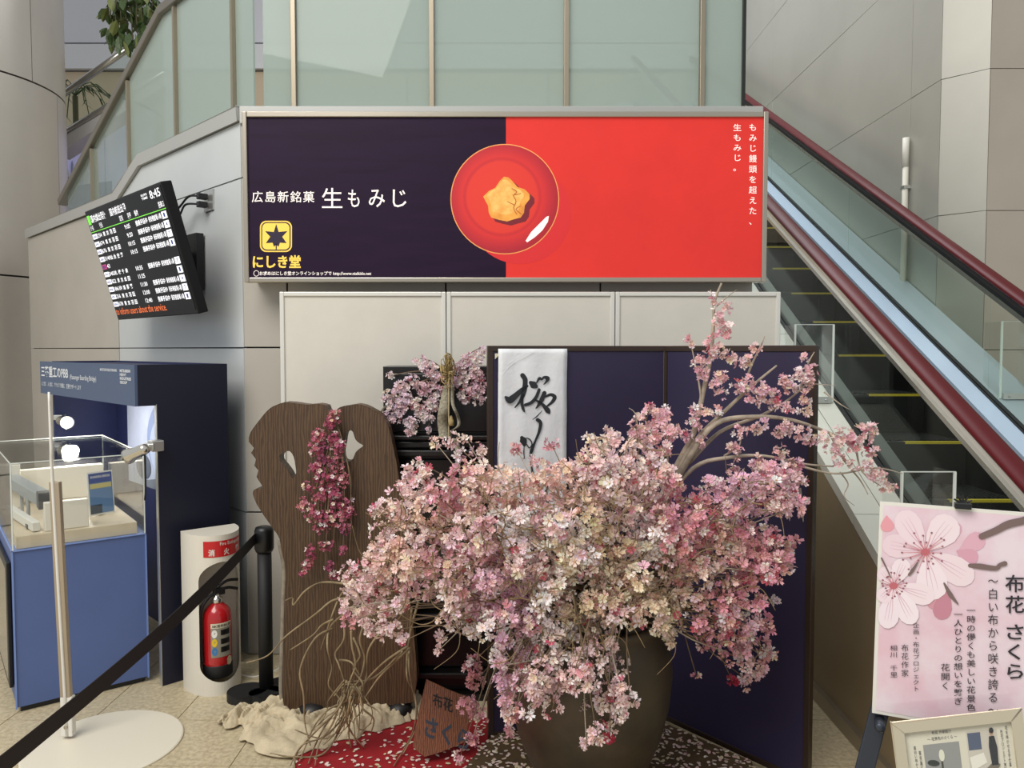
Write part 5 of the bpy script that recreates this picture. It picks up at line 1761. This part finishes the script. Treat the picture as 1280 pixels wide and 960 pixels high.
# tall bare branches to the upper right
branches = [([(790, 690), (829, 617), (850, 575), (867, 541), (880, 486), (888, 448), (892, 404), (893, 378), (902, 354)], 2.57, .013),
            ([(893, 400), (890, 372), (888, 362)], 2.57, .003), ([(893, 385), (908, 372), (921, 362)], 2.57, .003),
            ([(820, 650), (862, 562), (905, 515), (943, 480), (971, 457)], 2.57, .011),
            ([(815, 660), (860, 575), (894, 530), (943, 521), (990, 525), (1037, 541), (1062, 552)], 2.55, .012),
            ([(820, 640), (867, 585), (911, 572), (955, 570), (1005, 580), (1042, 583)], 2.55, .009), ([(985, 577), (1020, 588), (1050, 592), (1095, 585), (1128, 592)], 2.55, .005),
            ([(860, 580), (900, 540), (950, 520), (985, 500), (1019, 470)], 2.57, .008), ([(1000, 487), (1010, 455), (1018, 440)], 2.57, .004), ([(925, 498), (938, 460), (952, 430), (956, 420)], 2.57, .005),
            ([(830, 615), (835, 560), (826, 530), (812, 512)], 2.57, .005), ([(868, 540), (876, 500), (868, 450), (862, 425)], 2.57, .005),
            ([(905, 570), (925, 555), (922, 525)], 2.55, .004), ([(1037, 541), (1055, 575), (1075, 600), (1085, 618)], 2.55, .005), ([(1070, 560), (1078, 590), (1105, 610)], 2.55, .004), ([(1050, 590), (1060, 605), (1055, 620), (1068, 632)], 2.55, .003),
            ([(875, 610), (915, 600), (960, 590), (990, 600), (1003, 640)], 2.55, .006), ([(1000, 610), (1003, 640), (1004, 652)], 2.55, .004), ([(905, 640), (930, 632), (950, 615)], 2.54, .004),
            ([(800, 560), (795, 520), (786, 510)], 2.57, .003), ([(1019, 480), (1045, 482)], 2.55, .002), ([(1030, 490), (1050, 505), (1062, 512)], 2.55, .003)]
for pts, Y, r in branches:
    b = MB(); n = len(pts)
    P3 = [at(x, y, Y + random.uniform(-.012, .012) + .03 * (i == 0)) for i, (x, y) in enumerate(pts)]
    b.tube(P3, [r * (1 - .72 * i / (n - 1)) for i in range(n)], 7, 5); b.build('branch', twig2_m, arr, smooth=True)
bl_ = [(888, 374, 9), (905, 388, 16), (898, 400, 10), (908, 412, 14), (893, 432, 20), (900, 440, 14), (882, 447, 12), (864, 425, 9), (872, 452, 12), (878, 466, 12), (913, 447, 12), (925, 452, 10), (935, 450, 8), (945, 436, 8), (903, 473, 16), (895, 480, 10), (902, 492, 8),
       (922, 485, 12), (935, 478, 14), (948, 490, 18), (962, 492, 18), (940, 500, 14), (970, 505, 10), (985, 475, 14), (1000, 468, 14), (1015, 465, 12), (990, 485, 12), (1010, 480, 10), (1007, 446, 6), (1005, 497, 12), (1006, 512, 12), (985, 510, 10),
       (870, 512, 10), (882, 517, 10), (897, 512, 10), (868, 530, 12), (857, 545, 10), (875, 552, 10), (830, 517, 12), (925, 540, 12), (945, 535, 10), (955, 532, 10), (978, 537, 16), (985, 532, 10), (1003, 542, 14), (1010, 548, 10), (920, 563, 14), (915, 560, 8), (975, 565, 14), (997, 580, 10),
       (1030, 550, 16), (1045, 560, 18), (1052, 543, 16), (1062, 550, 16), (1075, 540, 16), (1085, 545, 12), (1090, 535, 10), (1070, 562, 12), (1092, 562, 10), (1048, 575, 10), (1065, 582, 8), (1090, 590, 14), (1100, 598, 14), (1105, 605, 10), (1115, 612, 8), (1085, 580, 8),
       (920, 590, 14), (945, 580, 16), (955, 590, 14), (965, 600, 14), (900, 605, 14), (985, 590, 14), (1000, 595, 12), (1005, 605, 8), (995, 620, 14), (975, 612, 14), (1003, 625, 8)]
for x, y, n in bl_:
    Yb = 2.54
    flowers += cluster(at(x, y, Yb), .0030 * n / 2 + .006, int(n * 1.0), CODES['K'] if x < 1025 or random.random() < .5 else CODES['P'], .0132, mix=.25)

# fine twigs from the pot to each cluster
for i, (c, hang) in enumerate(targets):
    s = CORE + Vector((random.uniform(-.12, .12), random.uniform(-.1, .06), random.uniform(-.12, .05)))
    m = s.lerp(c, .55) + Vector((random.uniform(-.04, .04), random.uniform(-.06, .02), random.uniform(0, .07)))
    if hang:
        m.z = max(s.z, c.z) + random.uniform(.02, .10)
        m.y -= .06
    b = MB(); b.tube([s, s.lerp(m, .5) + Vector((0, 0, .02)), m, m.lerp(c, .55) + Vector((random.uniform(-.012, .012), -.015, random.uniform(-.012, .02))), c + Vector((0, -.01, 0))], [.0045, .0038, .0030, .0022, .0012], 5, 4)
    b.build('twig', twig_m if random.random() < .7 else twig2_m, arr, smooth=True)
# loose curly tips in front of the mass
wisp = MB()
for _ in range(260):
    x, y = random.uniform(470, 960), random.uniform(560, 820)
    if not inside((x, y), SIL):
        continue
    Y = depth_for(x, y) - random.uniform(.03, .09); a = random.uniform(0, 6.28); L = random.uniform(25, 70)
    pts = [at(x + L * f_ * math.cos(a + f_ * 1.2), y + L * f_ * math.sin(a + f_ * 1.2), Y + .04 * math.sin(f_ * 3)) for f_ in (0, .3, .6, 1)]
    wisp.tube(pts, [.0022, .0018, .0014, .0008], 4, 4)
o = wisp.build('fine_twigs', mat('twig_pale', (138, 116, 84), .75), arr, smooth=True); o['kind'] = 'stuff'
# blossoms: the nearest ones single, the rest joined
order = sorted(range(len(flowers)), key=lambda i: (flowers[i][0] - Vector((0, 0, CAMZ))).length - random.uniform(0, .12))
single = set(order[:300])
pal = {}
for i in sorted(single):
    p, n, s_, rgb = flowers[i]
    key = tuple(int(round(c / 16.0) * 16) for c in rgb); key = tuple(min(c, 250) for c in key)
    o = bpy.data.objects.new('blossom', flower_mesh(key)); COL.objects.link(o); o.parent = arr
    M3 = Matrix(rot_to(n, i * 2.399).tolist()).to_4x4()
    o.matrix_local = Matrix.Translation(p - ORG[arr.name]) @ M3 @ Matrix.Scale(s_ * 1.1, 4)
flower_stuff('blossoms', [flowers[i] for i in range(len(flowers)) if i not in single], arr)

# ------------------------------------------------------------------ hanging garland on the slab
gar = thing('blossom_garland', 'deep pink blossom garland hanging down the front of the wooden slab', 'garland', at(408, 720, YSL - .03))
gf = []
for cx, cy, n, r in ((418, 520, 22, .026), (412, 530, 16, .026), (398, 545, 26, .032), (418, 548, 22, .03), (425, 560, 18, .03), (395, 562, 20, .03), (408, 572, 30, .045), (422, 580, 24, .036), (395, 590, 24, .034), (410, 600, 34, .045), (428, 600, 20, .03), (384, 608, 14, .024), (402, 618, 30, .042), (420, 622, 30, .042), (432, 632, 22, .034),
                     (380, 630, 16, .026), (393, 642, 26, .036), (412, 648, 26, .038), (428, 650, 22, .034), (437, 640, 12, .024), (402, 658, 16, .03), (432, 660, 12, .024), (390, 690, 16, .026), (384, 706, 16, .024), (412, 682, 12, .022), (402, 683, 6, .014), (428, 688, 12, .018), (412, 708, 12, .022), (417, 718, 10, .018), (441, 712, 5, .012), (380, 716, 6, .012)):
    gf += cluster(at(cx, cy, YSL - .05), r, int(n * 1.9), random.choice([CODES['G'], CODES['G'], (190, 100, 128), (160, 78, 116), (204, 124, 144)]), .0098, (1, .6, 1.1), mix=.13)
flower_stuff('blossoms', gf, gar)
for k in range(14):
    x1 = random.uniform(382, 438); y1 = random.uniform(640, 718)
    b = MB(); b.tube([at(417, 514, YSL - .012), at((417 + x1) / 2 + 6, 570, YSL - .05), at(x1 + 3, (570 + y1) / 2, YSL - .05), at(x1, y1, YSL - .045)], .0018, 5, 5); b.build('stem', twig_m, gar, smooth=True)

# ------------------------------------------------------------------ wall bouquet on the black cabinet
YBQ = 3.26
bq = thing('hanging_bouquet', 'pale lilac blossom bouquet with straw knot and ribbons on the black cabinet', 'bouquet', at(558, 590, YBQ))
bf = []
for cx, cy, n, r in ((525, 450, 10, .025), (535, 460, 24, .034), (545, 470, 30, .038), (515, 478, 26, .036), (500, 485, 22, .032), (487, 470, 6, .016), (530, 485, 30, .04), (548, 490, 24, .036), (508, 500, 30, .04), (495, 505, 22, .034), (525, 508, 28, .04), (540, 505, 24, .036), (487, 492, 14, .024), (490, 522, 24, .034), (512, 530, 24, .032), (500, 515, 18, .03), (484, 535, 12, .022), (513, 540, 14, .022), (528, 520, 14, .024),
                     (535, 522, 12, .02), (575, 460, 26, .034), (585, 452, 26, .034), (598, 446, 18, .028), (602, 437, 8, .016), (580, 475, 28, .038), (596, 468, 26, .036), (590, 488, 26, .036), (603, 485, 18, .028), (580, 492, 18, .03), (597, 500, 12, .022), (603, 497, 8, .016), (582, 500, 8, .016), (568, 478, 16, .028), (535, 538, 4, .01), (480, 500, 4, .01), (594, 460, 18, .03)):
    bf += cluster(at(cx, cy, YBQ), r, int(n * 1.5), random.choice([CODES['L'], CODES['L'], (236, 218, 228), (228, 202, 210), (240, 228, 230)]), .0122, (1, .6, 1), mix=.1)
flower_stuff('blossoms', bf, bq)
for x, y in ((486, 470), (482, 500), (490, 530), (512, 540), (534, 538), (525, 448), (602, 434), (600, 500), (580, 500)):
    b = MB(); b.tube([at(560, 468, YBQ + .03), at((560 + x) / 2, (466 + y) / 2 - 4, YBQ + .02), at(x, y, YBQ)], [.004, .003, .0015], 5, 5); b.build('stem', twig_m, bq, smooth=True)
straw = mat('straw', (188, 164, 110), .8, 0, var=.3, scale=40)
b = MB()
for k in range(70):
    a = random.uniform(0, 6.28); e = random.uniform(6, 21)
    x, y = 560, 465
    b.tube([at(x, y, YBQ - .05), at(x + e * .42 * math.cos(a), y + e * 1.0 * math.sin(a) - 2, YBQ - .05 - random.uniform(0, .035)), at(x + e * .5 * math.cos(a + .6), y + e * 1.0 * math.sin(a + .6), YBQ - .045), at(x + 3, y + 4, YBQ - .04)], .0018, 4, 4)
o = b.build('straw_knot', straw, bq); o['kind'] = 'stuff'
lace = mat('lace_ribbon', (170, 162, 140), .85, 0, var=.3, scale=120)


def ribbon(pts, w_, Y, m, name='ribbon'):
    b = MB(); P_, _ = catmull([Vector((x, y, 0)) for x, y in pts], [1] * len(pts), 6)
    n = len(P_); vs = []
    for i, p in enumerate(P_):
        for s_ in (-1, 1):
            yy = Y + .012 * math.sin(i * .55) + .004 * s_
            vs.append(at(p.x + s_ * w_ / 2, p.y, yy))
    b.add(vs, [(2 * i, 2 * i + 1, 2 * i + 3, 2 * i + 2) for i in range(n - 1)])
    o = b.build(name, m, bq, smooth=True); sl_ = o.modifiers.new('thick', 'SOLIDIFY'); sl_.thickness = .0015
    return o


ribbon([(561, 482), (556, 505), (553, 525), (556, 548)], 13, YBQ - .05, lace)
ribbon([(566, 482), (566, 505), (572, 520), (573, 532), (564, 540), (562, 552)], 4, YBQ - .06, lace)
ribbon([(570, 548), (573, 570), (571, 590)], 7, YBQ - .06, lace)
b = MB(); b.tube([at(561, 478, YBQ - .055), at(561, 520, YBQ - .06), at(561, 560, YBQ - .06)], .0025, 6, 4); b.build('cord', mat('cord_tan', (186, 170, 134), .8), bq, smooth=True)
b = MB(); bt_ = at(564, 532, YBQ - .065); b.lathe(bt_, [(.013, 0), (.011, .02), (.006, .035), (.002, .042)], 12); b.build('tassel', straw, bq, smooth=True)
b = MB(); b.tube([at(470, 522, YBQ + .05), at(485, 505, YBQ + .02), at(500, 495, YBQ)], .005, 6, 3); b.build('stem', twig2_m, bq)

# ------------------------------------------------------------------ curly willow twigs
wl_ = thing('curly_willow', 'tangle of pale curly willow twigs in front of the wooden slab', 'branches', fl(440, 915))
wm_ = mat('willow', (158, 138, 104), .7, 0, var=.25, scale=15)
YW = 2.87


def zq(x, y):
    return (270 + x / 3.555, 690 + y / 3.555)


wpaths = [[(600, 145), (480, 135), (400, 170), (345, 235), (340, 205), (310, 215)], [(620, 150), (580, 160), (545, 210), (520, 270), (490, 360), (465, 435)], [(600, 205), (520, 215), (450, 270), (410, 300), (310, 375), (230, 460), (135, 492)],
          [(520, 300), (470, 325), (430, 370), (330, 435)], [(520, 340), (440, 385), (375, 520), (390, 640), (395, 760), (420, 860)], [(680, 170), (600, 250), (510, 330), (495, 420), (515, 510), (500, 590), (540, 640), (580, 690)],
          [(560, 250), (570, 380), (530, 450), (545, 500), (565, 560), (580, 640)], [(600, 350), (605, 420), (620, 500), (600, 560), (580, 620), (560, 700)], [(610, 380), (640, 460), (610, 520), (650, 580), (655, 640), (650, 720)], [(690, 250), (640, 380), (660, 470), (640, 560), (600, 620), (590, 700)],
          [(760, 320), (680, 430), (670, 540), (655, 600), (620, 690)], [(850, 420), (760, 480), (690, 545), (640, 600), (570, 590), (525, 640)], [(860, 430), (740, 540), (680, 620), (640, 680)], [(830, 440), (700, 560), (580, 580), (540, 620)],
          [(900, 220), (870, 330), (850, 460), (850, 560), (880, 620), (890, 700), (880, 780), (850, 850), (790, 950)], [(870, 250), (860, 400), (858, 520), (880, 640), (895, 760), (830, 900)],
          [(600, 560), (590, 650), (500, 700), (440, 770), (400, 860), (370, 930)], [(580, 570), (560, 660), (480, 780), (440, 860), (410, 940)], [(590, 580), (600, 700), (590, 800), (600, 870)], [(570, 600), (575, 720), (600, 800), (660, 870)],
          [(600, 620), (620, 720), (640, 790), (690, 760)], [(560, 640), (520, 760), (460, 850), (440, 950)], [(620, 640), (560, 740), (480, 820), (380, 860), (330, 950)], [(550, 480), (600, 490), (640, 550)], [(600, 640), (570, 760), (480, 830), (350, 790)],
          [(640, 600), (650, 690), (700, 740), (690, 800)], [(580, 690), (545, 800), (470, 900), (340, 910), (240, 895)], [(590, 600), (540, 700), (450, 790), (360, 890), (350, 960)]]
for pth in wpaths:
    n = len(pth)
    pts = []
    for i, (x, y) in enumerate(pth):
        px, py = zq(x, y)
        Y = YW + random.uniform(-.04, .04)
        p = at(px, py, Y)
        if p.z < .02:
            p = fl(px, py, .016)
        pts.append(p)
    b = MB(); b.tube(pts, [.005 * (1 - .55 * i / (n - 1)) for i in range(n)], 5, 6); b.build('twig', wm_, wl_, smooth=True)
for k in range(16):
    x = 590 + random.uniform(-30, 30); y = 560 + random.uniform(0, 60); pth = [(x, y)]
    a = random.uniform(.4, 2.7)
    for j in range(5):
        x += random.uniform(-34, 34) + 22 * math.cos(a); y += random.uniform(25, 60); pth.append((x, y))
    pts = [at(*zq(x, y), YW + random.uniform(-.04, .02)) for x, y in pth]
    pts = [Vector((p.x, p.y, max(p.z, .016))) for p in pts]
    b = MB(); b.tube(pts, [.0035, .003, .0026, .0022, .0018, .0012], 5, 5); b.build('twig', wm_, wl_, smooth=True)

# ------------------------------------------------------------------ background on the upper left
leaf_m = mat('leaf_green', (62, 84, 36), .5, 0, var=.35, scale=9)
leaf2_m = mat('leaf_pale', (104, 112, 60), .5)
hpn = thing('hanging_plant', 'dark green leafy plant hanging at the top beside the glass', 'plant', at(165, 57, 6.4))
for k in range(9):
    x = 140 + k * 6.5
    b = MB(); b.tube([at(x + 3, -14, 6.4), at(x - 2, 10, 6.35), at(x, 30 + random.uniform(0, 22), 6.38)], .006, 5, 4); b.build('stem', mat('leaf_stem', (70, 66, 40), .7), hpn)
lm = MB()
lv = [(0, 0, 0), (.3, .22, .04), (.7, .2, .03), (1, 0, -.06), (.7, -.2, .03), (.3, -.22, .04), (.5, 0, 0)]
lm.add(lv, [(0, 1, 6), (1, 2, 6), (2, 3, 6), (3, 4, 6), (4, 5, 6), (5, 0, 6)])
lm_o = lm.build('leaf', leaf_m, hpn)
lm_o.data = lm_o.data.copy()
me_l = bpy.data.meshes.new('leaf'); me_l.from_pydata(lv, [], [(0, 1, 6), (1, 2, 6), (2, 3, 6), (3, 4, 6), (4, 5, 6), (5, 0, 6)]); me_l.materials.append(leaf_m)
me_l2 = me_l.copy(); me_l2.materials.clear(); me_l2.materials.append(leaf2_m)
bpy.data.objects.remove(lm_o)
for k in range(170):
    x = random.uniform(132, 192); ymax = 52 - abs(x - 165) * .25 + (6 if x < 160 else 0) - max(0, x - 172) * 1.3
    y = random.uniform(-14, ymax)
    o = inst('leaf', me_l if random.random() < .75 else me_l2, hpn, at(x, y, 6.4 + random.uniform(-.15, .15)) - ORG[hpn.name], (random.uniform(-1, 1), random.uniform(.3, 1.6), random.uniform(0, 6.28)))
    s_ = random.uniform(.09, .15); o.scale = (s_, s_, s_)
plm = thing('palm_plant', 'small feathery palm beyond the column and escalator glass', 'plant', Vector((at(95, 150, 9.2).x, 9.2, 0)))
b = MB(); b.tube([Vector((at(95, 150, 9.2).x, 9.2, 0)), at(94, 120, 9.2)], .03, 6); b.build('trunk', mat('leaf_stem', (70, 66, 40)), plm)
for k in range(12):
    a = 2 * math.pi * k / 12
    p0 = at(94, 120, 9.2); d = Vector((math.cos(a), math.sin(a) * .6, 0)); b = MB()
    sp = [p0 + d * L * .42 + UP * (.18 * math.sin(L * 2.6) - .12 * L * L) for L in (0, .3, .6, .9, 1.2)]
    b.tube(sp, .006, 4)
    for q_ in range(1, 5):
        for s_ in (-1, 1):
            e = sp[q_] + Vector((-d.y, d.x, 0)) * s_ * .13 + d * .08 - UP * .08
            b.add([sp[q_] - d * .015, sp[q_] + d * .015, e], [(0, 1, 2)])
    b.build('frond', leaf_m, plm)

YE = 8.3
fe = thing('far_escalator', 'distant escalator balustrade with steel rails beyond the round column', 'escalator', at(110, 190, YE))
for y0, y1, r in ((116, 43, .035), (164, 104, .03)):
    pa, pb2 = at(70, y0 + 8, YE), at(205, y1 - 14, YE)
    b = MB(); b.tube([pa, pb2], r, 10); b.build('rail', steel, fe, smooth=True)
b = MB(); b.prism([[at(70, 172, YE + .02), at(205, 93, YE + .02), at(205, 32, YE + .02), at(70, 126, YE + .02)]], (0, .012, 0)); b.build('glass_pane', esc_glass, fe)
b = MB(); b.prism([[at(70, 193, YE), at(205, 108, YE), at(205, 96, YE), at(70, 176, YE)]], (0, .25, 0)); b.build('skirt', mat('far_skirt', (176, 172, 168), .4), fe)
bb = thing('city_billboard', 'pale purple skyline billboard glimpsed beyond the column', 'billboard', Vector((at(105, 290, YE + .45).x, YE + .45, 0)))
YK = YE + .45
b = MB(); b.prism([[Vector((at(60, 300, YK).x, YK, 0)), Vector((at(190, 300, YK).x, YK, 0)), at(190, 122, YK), at(60, 197, YK)]], (0, .05, 0)); b.build('panel', mat('billboard_sky', (186, 184, 226), .35, 0, var=.1, scale=1.5, emit=.25), bb)
for k, (x, y, w_, c_) in enumerate(((84, 215, 5, (222, 222, 240)), (90, 205, 3, (170, 178, 220)), (95, 222, 8, (232, 232, 244)), (102, 200, 4, (150, 160, 210)), (86, 226, 12, (206, 212, 236)), (108, 214, 6, (214, 216, 238)))):
    b = MB(); b.prism([[at(x - w_ / 2, 300, YK - .004), at(x + w_ / 2, 300, YK - .004), at(x + w_ / 2, y, YK - .004), at(x, y - 5, YK - .004), at(x - w_ / 2, y, YK - .004)]], (0, .003, 0)); b.build('printed_tower', mat('bb_%d' % k, c_, .4), bb)
b = MB(); b.prism([[at(60, 300, YK - .006), at(140, 300, YK - .006), at(140, 226, YK - .006), at(110, 230, YK - .006), at(60, 238, YK - .006)]], (0, .003, 0)); b.build('printed_water', mat('bb_water', (70, 90, 168), .4), bb)
